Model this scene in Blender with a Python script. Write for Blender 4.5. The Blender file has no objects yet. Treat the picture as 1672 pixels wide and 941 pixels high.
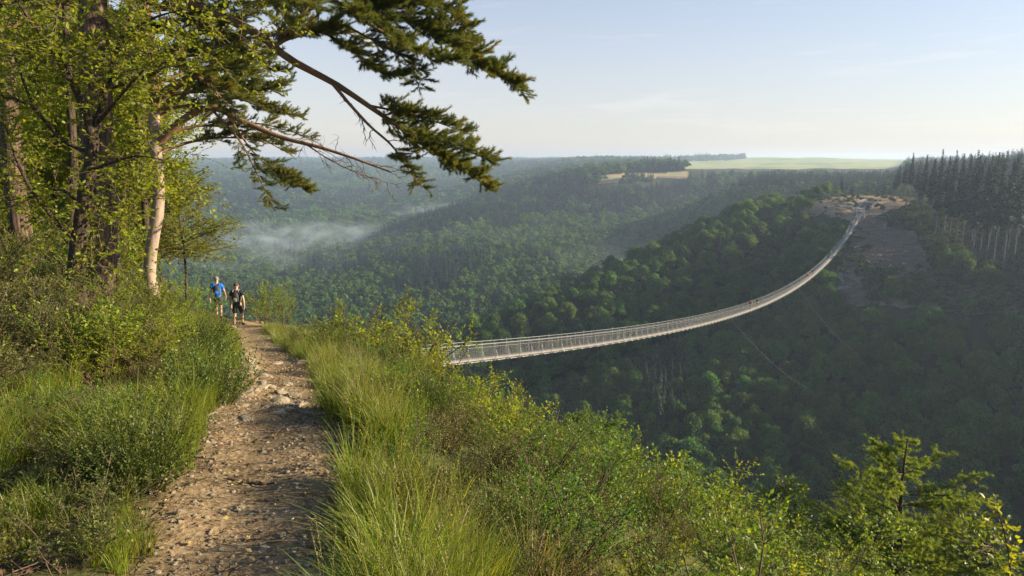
import bpy, math, random
import numpy as np
from mathutils import Vector, Matrix

R = math.radians
rng = np.random.default_rng(11)
random.seed(5)
scene = bpy.context.scene
COL = scene.collection

# ------------------------------------------------------------------ camera
FPX, PITCH = 1160.0, math.atan(208.5 / 1160.0)
CP, SP = math.cos(PITCH), math.sin(PITCH)
cam_d = bpy.data.cameras.new('camera')
cam = bpy.data.objects.new('camera', cam_d)
COL.objects.link(cam)
cam.location = (0, 0, 0)
cam.rotation_euler = (math.pi / 2 - PITCH, 0, 0)
cam_d.sensor_width = 36.0
cam_d.lens = 36.0 * FPX / 1672.0
cam_d.clip_start = 0.05
cam_d.clip_end = 30000
scene.camera = cam

# ------------------------------------------------------------------ sky, sun, exposure
SUN_AZ, SUN_EL = R(88), R(20)          # azimuth measured from +Y (view direction) towards +X
world = bpy.data.worlds.new('World')
scene.world = world
world.use_nodes = True
wn, wl = world.node_tree.nodes, world.node_tree.links
wn.clear()
sky = wn.new('ShaderNodeTexSky')
sky.sky_type = 'NISHITA'
sky.sun_disc = False
sky.sun_elevation = SUN_EL
sky.sun_rotation = SUN_AZ
sky.altitude = 300
sky.air_density = 1.0
sky.dust_density = 0.8
sky.ozone_density = 3.0
# thin cirrus streaks, fixed to directions of the sky
tc = wn.new('ShaderNodeTexCoord')
mp = wn.new('ShaderNodeMapping'); mp.inputs['Scale'].default_value = (2.2, 2.2, 26.0); mp.inputs['Rotation'].default_value = (0.05, 0.03, 0.3)
nz = wn.new('ShaderNodeTexNoise'); nz.inputs['Scale'].default_value = 2.1; nz.inputs['Detail'].default_value = 9; nz.inputs['Roughness'].default_value = 0.62; nz.inputs['Distortion'].default_value = 0.35
cr = wn.new('ShaderNodeMapRange'); cr.inputs['From Min'].default_value = 0.56; cr.inputs['From Max'].default_value = 0.90
cr.inputs['To Min'].default_value = 0.0; cr.inputs['To Max'].default_value = 0.4
mx = wn.new('ShaderNodeMixRGB'); mx.blend_type = 'MIX'
mx.inputs['Color2'].default_value = (6.6, 5.9, 5.6, 1)
bg = wn.new('ShaderNodeBackground'); bg.inputs['Strength'].default_value = 0.080
wo = wn.new('ShaderNodeOutputWorld')
wl.new(tc.outputs['Generated'], mp.inputs['Vector']); wl.new(mp.outputs['Vector'], nz.inputs['Vector'])
wl.new(nz.outputs['Fac'], cr.inputs['Value']); wl.new(cr.outputs['Result'], mx.inputs['Fac'])
# high thin veil of cloud, thickest towards the horizon
sep = wn.new('ShaderNodeSeparateXYZ'); wl.new(tc.outputs['Generated'], sep.inputs[0])
vr = wn.new('ShaderNodeMapRange'); vr.inputs['From Min'].default_value = 0.0; vr.inputs['From Max'].default_value = 0.42; vr.inputs['To Min'].default_value = 0.70; vr.inputs['To Max'].default_value = 0.0
wl.new(sep.outputs['Z'], vr.inputs['Value'])
veil = wn.new('ShaderNodeMixRGB'); veil.inputs['Color2'].default_value = (4.5, 3.95, 3.75, 1)
wl.new(vr.outputs['Result'], veil.inputs['Fac']); wl.new(sky.outputs['Color'], veil.inputs['Color1'])
wl.new(veil.outputs['Color'], mx.inputs['Color1']); wl.new(mx.outputs['Color'], bg.inputs['Color'])
wl.new(bg.outputs['Background'], wo.inputs['Surface'])

sun_d = bpy.data.lights.new('sun', 'SUN')
sun_d.energy = 5.0
sun_d.angle = R(0.6)
sun_d.color = (1.0, 0.83, 0.58)
sun = bpy.data.objects.new('sun', sun_d)
COL.objects.link(sun)
sdir = Vector((math.sin(SUN_AZ) * math.cos(SUN_EL), math.cos(SUN_AZ) * math.cos(SUN_EL), math.sin(SUN_EL)))
sun.rotation_euler = sdir.to_track_quat('Z', 'Y').to_euler()
sun.location = (30, 10, 30)

vs = scene.view_settings
vs.view_transform = 'Standard'; vs.look = 'None'; vs.gamma = 1.0; vs.use_curve_mapping = False
vs.exposure = 1.28
cy = scene.cycles
cy.max_bounces = 5; cy.diffuse_bounces = 3; cy.glossy_bounces = 2; cy.transmission_bounces = 3
cy.volume_bounces = 1; cy.transparent_max_bounces = 6
cy.use_denoising = True
cy.sample_clamp_indirect = 6.0
cy.caustics_reflective = False; cy.caustics_refractive = False
scene.render.use_persistent_data = False

# ------------------------------------------------------------------ helpers
def ray(px, py):
    a, b = (px - 836.0) / FPX, (py - 470.5) / FPX
    return np.array([a, CP - b * SP, -SP - b * CP])

def at(px, py, Y):
    d = ray(px, py)
    return d * (Y / d[1])

def project(P):
    """world points (n,3) -> photograph pixels"""
    P = np.asarray(P, float)
    f = P[:, 1] * CP - P[:, 2] * SP
    u = P[:, 1] * SP + P[:, 2] * CP
    f = np.where(f > 0.05, f, 0.05)
    return 836 + FPX * P[:, 0] / f, 470.5 - FPX * u / f

def tag(o, label=None, cat=None, group=None, kind=None):
    if label: o['label'] = label
    if cat: o['category'] = cat
    if group: o['group'] = group
    if kind: o['kind'] = kind
    return o

def empty(name, loc=(0, 0, 0), rz=0.0, sc=1.0):
    o = bpy.data.objects.new(name, None)
    COL.objects.link(o)
    o.location = loc; o.rotation_euler = (0, 0, rz); o.scale = (sc, sc, sc)
    o.empty_display_size = 0.2
    return o

def copy_tree(o, parent=None, col=None):
    c = o.copy(); (col or COL).objects.link(c)
    if parent is not None: c.parent = parent
    for ch in list(o.children): copy_tree(ch, c, col)
    return c

class MB:
    """collects vertices and faces (numpy) with one number per face, builds one mesh"""
    def __init__(s): s.v, s.f, s.r, s.n = [], [], [], 0
    def add(s, v, faces, r=None):
        v = np.asarray(v, np.float32).reshape(-1, 3)
        faces = np.asarray(faces, np.int64)
        s.v.append(v); s.f.append(faces + s.n)
        s.r.append(np.full(len(faces), 0.5, np.float32) if r is None else np.broadcast_to(np.asarray(r, np.float32), (len(faces),)))
        s.n += len(v)
    def scatter(s, tv, tf, pos, M, r=None):
        """template (k,3),(m,q) at pos (n,3) with 3x3 matrices M (n,3,3)"""
        n, k = len(pos), len(tv)
        if n == 0: return
        v = np.einsum('nij,kj->nki', M, tv) + np.asarray(pos)[:, None, :]
        f = np.asarray(tf)[None] + (np.arange(n) * k)[:, None, None]
        rr = rng.random(n) if r is None else np.asarray(r)
        s.add(v.reshape(-1, 3), f.reshape(-1, f.shape[-1]), np.repeat(rr, len(tf)))
    def mesh(s, name, mat=None, smooth=False):
        me = bpy.data.meshes.new(name)
        V = np.concatenate(s.v) if s.v else np.zeros((0, 3), np.float32)
        me.vertices.add(len(V)); me.vertices.foreach_set('co', V.astype(np.float32).ravel())
        loops = np.concatenate([f.ravel() for f in s.f]).astype(np.int32)
        tot = np.concatenate([np.full(len(f), f.shape[1], np.int32) for f in s.f])
        st = np.concatenate([[0], np.cumsum(tot)[:-1]]).astype(np.int32)
        me.loops.add(len(loops)); me.loops.foreach_set('vertex_index', loops)
        me.polygons.add(len(tot)); me.polygons.foreach_set('loop_start', st)
        try: me.polygons.foreach_set('loop_total', tot)
        except Exception: pass
        if smooth: me.polygons.foreach_set('use_smooth', np.ones(len(tot), bool))
        a = me.attributes.new('rnd', 'FLOAT', 'FACE'); a.data.foreach_set('value', np.concatenate(s.r).astype(np.float32))
        if mat: me.materials.append(mat)
        me.update(calc_edges=True); me.validate()
        return me
    def build(s, name, mat=None, parent=None, smooth=False, col=None):
        o = bpy.data.objects.new(name, s.mesh(name, mat, smooth))
        (col or COL).objects.link(o)
        if parent is not None: o.parent = parent
        return o
    def tube(s, pts, rad, sides=6, r=0.5, rough=0.0, cap=True):
        """tapered tube along polyline"""
        P = np.asarray(pts, float); n = len(P)
        if n < 2: return
        rad = np.broadcast_to(np.asarray(rad, float), (n,))
        T = np.gradient(P, axis=0); T /= np.linalg.norm(T, axis=1, keepdims=True) + 1e-9
        ref = np.array([0.13, 0.21, 0.97]) if abs(T[0][2]) < 0.8 else np.array([0.97, 0.2, 0.1])
        U = np.cross(T, ref); U /= np.linalg.norm(U, axis=1, keepdims=True) + 1e-9
        W = np.cross(T, U)
        a = np.arange(sides) * 2 * math.pi / sides
        rr = rad[:, None] * (1 + rough * (rng.random((n, sides)) - 0.5))
        v = P[:, None] + rr[..., None] * (np.cos(a)[None, :, None] * U[:, None] + np.sin(a)[None, :, None] * W[:, None])
        i = np.arange(n - 1)[:, None] * sides; j = np.arange(sides)[None]; j2 = (j + 1) % sides
        f = np.stack([i + j, i + j2, i + sides + j2, i + sides + j], -1).reshape(-1, 4)
        s.add(v.reshape(-1, 3), f, r)
        if cap:
            for base, c, flip in ((0, P[0], True), ((n - 1) * sides, P[-1], False)):
                ring = v.reshape(-1, 3)[base:base + sides]
                vv = np.vstack([ring, c[None]])
                tri = [[(k + 1) % sides, k, sides] if flip else [k, (k + 1) % sides, sides] for k in range(sides)]
                s.add(vv, tri, r)
    def box(s, c, size, M=None, r=0.5):
        h = np.asarray(size, float) / 2
        v = np.array([[x, y, z] for x in (-1, 1) for y in (-1, 1) for z in (-1, 1)], float) * h
        if M is not None: v = v @ np.asarray(M).T
        s.add(v + np.asarray(c), [[0, 1, 3, 2], [4, 6, 7, 5], [0, 4, 5, 1], [2, 3, 7, 6], [0, 2, 6, 4], [1, 5, 7, 3]], r)

def spline(pts, n):
    """smooth resample of a polyline (Catmull-Rom by arc length)"""
    P = np.asarray(pts, float)
    if len(P) < 3:
        t = np.linspace(0, 1, n)[:, None]; return P[0] * (1 - t) + P[-1] * t
    d = np.concatenate([[0], np.cumsum(np.linalg.norm(np.diff(P, axis=0), axis=1))])
    m = np.gradient(P, d, axis=0)
    q = np.linspace(0, d[-1], n)
    k = np.clip(np.searchsorted(d, q, 'right') - 1, 0, len(P) - 2)
    h = (d[k + 1] - d[k]); t = ((q - d[k]) / h)[:, None]; h = h[:, None]
    return (2*t**3-3*t**2+1)*P[k] + (t**3-2*t**2+t)*h*m[k] + (-2*t**3+3*t**2)*P[k+1] + (t**3-t**2)*h*m[k+1]

def hash2(ix, iy, seed):
    h = (ix.astype(np.int64) * 374761393 + iy.astype(np.int64) * 668265263 + seed * 974711) & 0x7fffffff
    h = ((h ^ (h >> 13)) * 1274126177) & 0x7fffffff
    return ((h ^ (h >> 16)) & 0xffff) / 65535.0

def vnoise(x, y, seed=0):
    x, y = np.asarray(x, float), np.asarray(y, float)
    ix, iy = np.floor(x), np.floor(y); fx, fy = x - ix, y - iy
    fx, fy = fx*fx*fx*(fx*(fx*6-15)+10), fy*fy*fy*(fy*(fy*6-15)+10)
    a, b, c, d = hash2(ix, iy, seed), hash2(ix+1, iy, seed), hash2(ix, iy+1, seed), hash2(ix+1, iy+1, seed)
    return (a*(1-fx)+b*fx)*(1-fy)+(c*(1-fx)+d*fx)*fy

def fbm(x, y, oct=4, seed=0):
    x, y = np.asarray(x, float), np.asarray(y, float)
    s, a, t = 0, 1, 0
    for o in range(oct):
        s = s + a * vnoise(x * 2**o + 17.3*o, y * 2**o - 9.1*o, seed + o); t += a; a *= 0.5
    return s / t * 2 - 1

def smooth(a, b, x):
    t = np.clip((x - a) / (b - a), 0, 1); return t*t*(3-2*t)

class TPS:
    def __init__(s, X, z, lam=1e-3):
        s.X = np.asarray(X, float); n = len(s.X)
        K = s.phi(s.X, s.X) + lam * np.eye(n)
        P = np.hstack([np.ones((n, 1)), s.X])
        A = np.zeros((n+3, n+3)); A[:n, :n] = K; A[:n, n:] = P; A[n:, :n] = P.T
        s.w = np.linalg.solve(A, np.concatenate([z, np.zeros(3)]))
    @staticmethod
    def phi(a, b):
        d2 = ((a[:, None] - b[None])**2).sum(-1); return 0.5 * d2 * np.log(d2 + 1e-9)
    def __call__(s, Q):
        Q = np.asarray(Q, float); out = np.empty(len(Q))
        for i in range(0, len(Q), 20000):
            q = Q[i:i+20000]
            out[i:i+20000] = s.phi(q, s.X) @ s.w[:-3] + s.w[-3] + q @ s.w[-2:]
        return out

def inpoly(x, y, poly):
    x, y = np.asarray(x), np.asarray(y); ins = np.zeros(x.shape, bool); n = len(poly)
    for i in range(n):
        x1, y1 = poly[i]; x2, y2 = poly[(i+1) % n]
        c = ((y1 > y) != (y2 > y)) & (x < (x2-x1) * (y-y1) / (y2-y1 + 1e-12) + x1)
        ins ^= c
    return ins

# ------------------------------------------------------------------ terrain height
# trail profile: distance ahead, height, centre x
TR_Y = np.array([-6, 0, 3, 5.5, 10, 14, 18, 20, 22, 24, 26, 28, 34, 41, 50])
TR_Z = np.array([-1.5, -1.72, -1.92, -2.17, -3.02, -3.92, -4.80, -5.22, -5.62, -5.98, -6.29, -6.56, -8.1, -11.6, -17.0])
def trail_px(Y): return np.interp(Y, [3, 3.9, 5.5, 7, 10, 14, 20, 28], [398, 408, 428, 436, 442, 430, 412, 396])
def trail_x(Y):
    Y = np.asarray(Y, float)
    x = (trail_px(np.clip(Y, 3, 28)) - 836) / FPX * np.interp(np.clip(Y, 3, 28), TR_Y, TR_Y * CP - TR_Z * SP)
    x = np.where(Y < 3, x + (Y - 3) * 0.10, x)
    return np.where(Y > 28, x + (Y - 28) * 0.05, x)
def trail_half(Y): return np.interp(Y, [0, 3, 5.5, 10, 18, 28], [0.48, 0.43, 0.47, 0.50, 0.52, 0.62])

near_pts = []
for Y, Z in zip(TR_Y, TR_Z):
    tx = float(trail_x(Y)); near_pts += [(tx, Y, Z), (tx-.45, Y, Z), (tx+.45, Y, Z)]
near_pts += [(-3.0, 3.7, -1.95), (-3.6, 5.5, -2.0), (-5.8, 8.5, -2.15), (-6.9, 11.6, -2.35), (-10.4, 15, -2.0), (-9.9, 19, -4.0),
    (-14, 24, -3.9), (-20, 20, -1.6), (-20, 8, -0.8), (-8, 2, -1.5), (-8, -5, -1.2), (-24, 34, -5.5), (-17, 32, -6.4), (-12.5, 29, -6.4),
    (0, 0, -1.95), (0.6, 3, -2.65), (2.2, 5, -4.0), (2.8, 6.5, -4.75), (1.0, 5.5, -3.35), (-0.2, 5.5, -2.65), (-1.0, 10, -3.9), (1.85, 10, -5.3), (-1.5, 16, -5.75), (-3.6, 16, -4.75), (0.3, 12, -5.05),
    (-6.5, 22, -5.85), (-7.5, 28, -7.3), (-3.5, 24, -7.6), (-4, 32, -11.0), (-9, 41, -13.2), (2, 20, -9.8), (6, 10, -8.2), (5, 4, -5.2), (5, 0, -4.2), (10, 12, -11.6), (10, 2, -8.0), (14, 22, -19.5), (4, 34, -17.5), (22, 14, -20.5), (-8, 50, -19.5), (-30, 48, -13), (25, 30, -29), (10, 45, -30), (3, -5, -2.8), (12, -6, -8.5)]
near_pts = np.array(near_pts)
tps_n = TPS(near_pts[:, :2] / 10, near_pts[:, 2], 2e-3)

TH = 8.0
far_ctl = []
def fc(px, py, d, dz=0.0):
    p = at(px, py, d); far_ctl.append((p[0], p[1], p[2] - dz))
def fz(px, d, z): far_ctl.append(((px - 836) / FPX * d, d, z))
# near slope down into the valley
for p in [(-9, 41, -13.2), (-9, 60, -26), (-15, 110, -60), (-20, 165, -90), (25, 30, -29), (45, 52, -47), (70, 80, -68), (88, 105, -80), (10, 45, -30), (20, 80, -56), (30, 130, -84),
          (-30, 48, -13), (-45, 80, -34), (-60, 140, -68), (-85, 230, -96), (50, 20, -36), (90, 45, -58), (120, 62, -70), (-60, 40, -4), (-110, 90, -12), (-160, 160, -50), (-190, 260, -90), (-260, 140, -6)]: far_ctl.append(p)
# hill that carries the far end of the bridge
for q in [(1300,312,345),(1240,324,340),(1180,345,335),(1120,372,330),(1060,405,320),(1000,432,310),(940,456,300),(870,483,290),(800,511,275),(720,546,255)]: fc(*q, TH)
for px, d, z in [(1120,430,-75),(1000,410,-86),(870,390,-93),(1240,440,-60),(1300,450,-46),(720,300,-94),(600,330,-96),(500,430,-98),(430,545,-100),(1390,440,-34),(1180,520,-66),(1060,520,-80)]: fz(px, d, z)
for q in [(1405,352,312),(1405,336,330),(1405,324,372),(1350,338,322),(1460,338,318),(1340,322,365),(1480,336,318),(1560,374,275),(1640,412,248),(1690,438,235),(1520,325,360),(1640,310,420),
          (1430,384,287),(1420,430,264),(1450,482,240),(1600,500,215),(1340,400,300),(1370,440,262)]: fc(*q, 0.0)
for q in [(1500,560,206),(1640,580,192),(1400,620,200),(1250,600,216),(1100,612,226),(950,622,236),(850,602,250),(1200,720,180),(1400,740,165),(1600,740,150),(1000,700,200),(1350,850,140),(1600,880,118),(1200,450,292),(1100,500,278),(1300,400,312),(980,520,268),(1300,520,245),(860,540,264)]: fc(*q, 5.0)
# middle ridge
for q in [(940,292,860),(880,300,880),(830,318,860),(760,338,800),(700,357,750),(640,382,700),(560,416,640),(470,458,565)]: fc(*q, TH)
for q in [(900,400,600),(800,405,570),(700,475,455),(600,503,425),(900,340,780),(1060,385,600),(1000,330,800),(1150,330,780),(950,440,470),(760,440,500),(530,480,470),(1120,320,830)]: fc(*q, TH)
for px, d, z in [(640,860,-92),(560,770,-98),(470,690,-100),(700,950,-82),(760,1020,-70),(400,600,-100),(380,800,-98)]: fz(px, d, z)
for q in [(1000,294.5,850),(1120,287,880),(1000,283.5,1000),(1120,281,1000),(940,289,900),(1240,300,650),(1330,300,650),(1440,300,600),(1560,290,520),(1200,287,900),(1300,284,950)]: fc(*q, 0)
# far plateau and fields
for q in [(1110,275.5,1650),(1300,273.5,1600),(1460,273,1500),(1110,263,2300),(1300,258,2600),(1460,262,2600),(1660,262,2500),(1660,276,1500),(1060,270,1500),(1020,267,2700),(1090,262,3000)]: fc(*q, 0)
for q in [(905,263,2300),(820,268,2300),(960,262,1900),(1005,258,1850),(1045,263,1850),(880,280,1250),(960,276,1250)]: fc(*q, TH)
for q in [(340,265,3200),(500,263,3200),(650,264,3000),(780,268,2800),(600,282,2000),(450,300,1500),(700,300,1650),(380,330,1200),(550,330,1250),(480,372,900),(780,300,1450),(650,345,1080),(330,380,950),(250,300,1500),(100,270,3000),(0,330,1200)]: fc(*q, TH)
for th in (-62, -45, -20, 0, 20, 45, 62):
    for rr in (4500, 7000): far_ctl.append((rr*math.sin(R(th)), rr*math.cos(R(th)), -2.0))
for th, rr, z in [(47,300,-14),(54,300,-12),(62,290,-6),(62,160,-42),(50,150,-66),(62,90,-58),(62,520,-2),(50,480,-6),(62,1500,-2),(-62,60,-1.5),(-62,200,-3),(-62,600,-6),(-62,1500,-6)]:  # positive angles: unseen hill added to set how much sun reaches the valley
    far_ctl.append((rr*math.sin(R(th)), rr*math.cos(R(th)), z))
far_ctl = np.array(far_ctl)
def lp(x, y): return np.stack([np.arctan2(x, y) * 1.3, np.log(np.hypot(x, y) + 1e-6)], -1)
tps_f = TPS(lp(far_ctl[:, 0], far_ctl[:, 1]), far_ctl[:, 2], 1e-3)

def H_far(x, y):
    th, r = np.arctan2(x, y), np.hypot(x, y)
    lim = R(62)
    tc_ = np.clip(th, -lim, lim)
    z = tps_f(np.stack([tc_ * 1.3, np.log(np.clip(r, 35, 8000))], -1))
    back = smooth(lim, R(110), np.abs(th))
    z = z * (1 - back) + back * np.where(r > 0, -2.0, 0)
    amp = np.interp(r, [60, 300, 1500, 4000], [0.5, 2.0, 5.0, 6.0])
    return z + amp * fbm(x / 70.0, y / 70.0, 4, 3) * smooth(60, 120, r)

def H_near(x, y):
    z = tps_n(np.stack([x / 10, y / 10], -1))
    tx = trail_x(y); d = np.abs(x - tx); hw = trail_half(y)
    z = z + 0.11 * smooth(0.0, 0.7, d - hw) * (1 - smooth(15, 20, y)) - 0.05 * (1 - smooth(0, hw, d))
    rough = smooth(-0.1, 0.5, d - hw) * (1 - .8 * smooth(16, 20, y) * (1 - smooth(.6, 2.5, d - hw)))
    z = z + rough * (0.22 * fbm(x / 1.7, y / 1.7, 3, 21) + 0.04 * fbm(x / 0.3, y / 0.3, 2, 5))
    z = z + (1 - rough) * (0.05 * fbm(x / 0.8, y / 0.8, 2, 31) + 0.018 * fbm(x / 0.16, y / 0.16, 3, 33))
    return z

def H(x, y):
    x, y = np.asarray(x, float).ravel(), np.asarray(y, float).ravel()
    r = np.hypot(x, y)
    w = smooth(34, 58, r) 
    w = np.maximum(w, smooth(10, 24, -y))
    zn = np.where(w < 1, 0, 0.0); z = np.zeros_like(x)
    m = w < 0.999
    if m.any(): zn[m] = H_near(x[m], y[m])
    k = w > 0.001
    zf = np.zeros_like(x)
    if k.any(): zf[k] = H_far(x[k], y[k])
    return zn * (1 - w) + zf * w
# ------------------------------------------------------------------ materials
def newmat(name):
    m = bpy.data.materials.new(name); m.use_nodes = True
    nt = m.node_tree; nt.nodes.clear()
    out = nt.nodes.new('ShaderNodeOutputMaterial')
    return m, nt.nodes, nt.links, out

def ramp(N, stops):
    c = N.new('ShaderNodeValToRGB'); e = c.color_ramp.elements
    while len(e) < len(stops): e.new(0.5)
    for el, (p, col) in zip(e, stops): el.position = p; el.color = (*col, 1)
    return c

def leaf_mat(name, cols, trans=0.45, tcol=(1.25, 1.15, 0.5), rough=0.6, objvar=0.35, spec=0.35):
    """leaves: colour varies leaf by leaf and plant by plant; light comes through them"""
    m, N, L, out = newmat(name)
    at_ = N.new('ShaderNodeAttribute'); at_.attribute_name = 'rnd'
    oi = N.new('ShaderNodeObjectInfo')
    r = ramp(N, [(i / (len(cols) - 1), c) for i, c in enumerate(cols)])
    L.new(at_.outputs['Fac'], r.inputs['Fac'])
    hs = N.new('ShaderNodeHueSaturation')
    mh = N.new('ShaderNodeMapRange'); mh.inputs['To Min'].default_value = 0.5 - 0.035 * objvar / .35; mh.inputs['To Max'].default_value = 0.5 + 0.02 * objvar / .35
    mv = N.new('ShaderNodeMapRange'); mv.inputs['To Min'].default_value = 1 - objvar; mv.inputs['To Max'].default_value = 1 + objvar
    wv = N.new('ShaderNodeMath'); wv.operation = 'FRACT'
    wm = N.new('ShaderNodeMath'); wm.operation = 'MULTIPLY'; wm.inputs[1].default_value = 7.31
    L.new(oi.outputs['Random'], mh.inputs['Value']); L.new(oi.outputs['Random'], wm.inputs[0]); L.new(wm.outputs[0], wv.inputs[0]); L.new(wv.outputs[0], mv.inputs['Value'])
    L.new(mh.outputs[0], hs.inputs['Hue']); L.new(mv.outputs[0], hs.inputs['Value']); L.new(r.outputs['Color'], hs.inputs['Color'])
    p = N.new('ShaderNodeBsdfPrincipled'); p.inputs['Roughness'].default_value = rough; p.inputs['Specular IOR Level'].default_value = spec
    L.new(hs.outputs['Color'], p.inputs['Base Color'])
    if trans > 0:
        t = N.new('ShaderNodeBsdfTranslucent')
        mul = N.new('ShaderNodeMixRGB'); mul.blend_type = 'MULTIPLY'; mul.inputs['Fac'].default_value = 1; mul.inputs['Color2'].default_value = (*tcol, 1)
        L.new(hs.outputs['Color'], mul.inputs['Color1']); L.new(mul.outputs['Color'], t.inputs['Color'])
        mixs = N.new('ShaderNodeMixShader'); mixs.inputs['Fac'].default_value = trans
        L.new(p.outputs[0], mixs.inputs[1]); L.new(t.outputs[0], mixs.inputs[2]); L.new(mixs.outputs[0], out.inputs['Surface'])
    else: L.new(p.outputs[0], out.inputs['Surface'])
    return m

def plain_mat(name, cols, scale=8.0, rough=0.8, spec=0.25, metal=0.0, bump=0.0, bscale=30.0, stretch=(1, 1, 1), detail=6, bdist=0.02):
    """surface whose colour wanders through `cols` with noise in object space"""
    m, N, L, out = newmat(name)
    tc = N.new('ShaderNodeTexCoord'); mp = N.new('ShaderNodeMapping'); mp.inputs['Scale'].default_value = stretch
    L.new(tc.outputs['Object'], mp.inputs['Vector'])
    n = N.new('ShaderNodeTexNoise'); n.inputs['Scale'].default_value = scale; n.inputs['Detail'].default_value = detail; n.inputs['Roughness'].default_value = 0.65
    L.new(mp.outputs[0], n.inputs['Vector'])
    r = ramp(N, [(0.28 + 0.44 * i / max(1, len(cols) - 1), c) for i, c in enumerate(cols)])
    L.new(n.outputs['Fac'], r.inputs['Fac'])
    p = N.new('ShaderNodeBsdfPrincipled'); p.inputs['Roughness'].default_value = rough; p.inputs['Specular IOR Level'].default_value = spec; p.inputs['Metallic'].default_value = metal
    L.new(r.outputs['Color'], p.inputs['Base Color'])
    if bump:
        n2 = N.new('ShaderNodeTexNoise'); n2.inputs['Scale'].default_value = bscale; n2.inputs['Detail'].default_value = 8; n2.inputs['Roughness'].default_value = 0.7
        L.new(mp.outputs[0], n2.inputs['Vector'])
        b = N.new('ShaderNodeBump'); b.inputs['Strength'].default_value = bump; b.inputs['Distance'].default_value = bdist
        L.new(n2.outputs['Fac'], b.inputs['Height']); L.new(b.outputs[0], p.inputs['Normal'])
    L.new(p.outputs[0], out.inputs['Surface'])
    return m

def bark_mat(name, dark, light, scale=6.0, tint=None):
    """furrowed bark: voronoi plates stretched along the trunk"""
    m, N, L, out = newmat(name)
    tc = N.new('ShaderNodeTexCoord'); mp = N.new('ShaderNodeMapping'); mp.inputs['Scale'].default_value = (scale, scale, scale * 0.22)
    L.new(tc.outputs['Object'], mp.inputs['Vector'])
    n0 = N.new('ShaderNodeTexNoise'); n0.inputs['Scale'].default_value = 2.0; n0.inputs['Detail'].default_value = 5
    L.new(mp.outputs[0], n0.inputs['Vector'])
    add = N.new('ShaderNodeMixRGB'); add.blend_type = 'ADD'; add.inputs['Fac'].default_value = 0.6
    L.new(mp.outputs[0], add.inputs['Color1']); L.new(n0.outputs['Color'], add.inputs['Color2'])
    v = N.new('ShaderNodeTexVoronoi'); v.feature = 'DISTANCE_TO_EDGE'; v.inputs['Scale'].default_value = 1.8
    L.new(add.outputs[0], v.inputs['Vector'])
    n = N.new('ShaderNodeTexNoise'); n.inputs['Scale'].default_value = 5.0; n.inputs['Detail'].default_value = 8; n.inputs['Roughness'].default_value = 0.7
    L.new(mp.outputs[0], n.inputs['Vector'])
    mul = N.new('ShaderNodeMath'); mul.operation = 'MULTIPLY_ADD'; mul.inputs[1].default_value = 1.1; 
    L.new(v.outputs['Distance'], mul.inputs[0]); L.new(n.outputs['Fac'], mul.inputs[2])
    r = ramp(N, [(0.35, dark), (0.62, tuple((a + b) / 2 for a, b in zip(dark, light))), (0.95, light)])
    L.new(mul.outputs[0], r.inputs['Fac'])
    p = N.new('ShaderNodeBsdfPrincipled'); p.inputs['Roughness'].default_value = 0.9; p.inputs['Specular IOR Level'].default_value = 0.15
    b = N.new('ShaderNodeBump'); b.inputs['Strength'].default_value = 0.9; b.inputs['Distance'].default_value = 0.04
    L.new(mul.outputs[0], b.inputs['Height']); L.new(b.outputs[0], p.inputs['Normal'])
    L.new(r.outputs['Color'], p.inputs['Base Color']); L.new(p.outputs[0], out.inputs['Surface'])
    return m

M = {}
M['wood_far'] = plain_mat('bark_far', [(.05,.04,.03), (.11,.09,.07)], 3)
M['wood_spruce'] = plain_mat('bark_spruce', [(.07,.055,.045), (.16,.13,.11)], 3)
M['leaf_far'] = leaf_mat('foliage_far', [(.050,.115,.018), (.078,.160,.024), (.118,.205,.034)], 0.4, (1.2,1.2,.5), objvar=.34, spec=.15)
M['needle_far'] = leaf_mat('needles_far', [(.014,.034,.016), (.024,.048,.022), (.036,.062,.026)], 0.12, (1.1,1.1,.6), objvar=.25, spec=.2)
M['needle_spruce'] = leaf_mat('needles_spruce', [(.010,.024,.012), (.017,.035,.016), (.026,.046,.02)], 0.1, (1.1,1.1,.6), objvar=.3, spec=.15)
M['leaf_shrub'] = leaf_mat('foliage_scrub', [(.05,.08,.02), (.08,.115,.03), (.11,.14,.04)], 0.3, (1.2,1.1,.5), spec=.2)

# ------------------------------------------------------------------ far terrain sheet
POLY = {
 'clear': [(1290,349),(1305,336),(1345,325),(1385,318),(1400,310),(1440,318),(1475,326),(1480,348),(1440,352),(1432,362),(1470,372),(1500,385),(1508,420),(1530,462),(1535,500),(1450,505),(1392,492),(1372,474),(1362,440),(1374,405),(1396,362),(1350,352)],
 'bare': [(1400,455),(1480,462),(1560,468),(1690,470),(1690,508),(1560,508),(1430,500)],
 'tan': [(934,295.5),(960,290.5),(1000,285),(1060,282),(1126,280),(1122,287.5),(1060,291.5),(1000,296)],
 'green': [(1108,276),(1150,268),(1190,262),(1240,257),(1300,254),(1480,256),(1480,270),(1440,276),(1340,277),(1250,276)],
 'green2': [(1040,272.5),(1110,264),(1180,262),(1180,268),(1110,276.5),(1060,277.5)],
 'strip': [(560,296),(640,291),(700,290),(700,294),(640,297),(570,300)],
}
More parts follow.
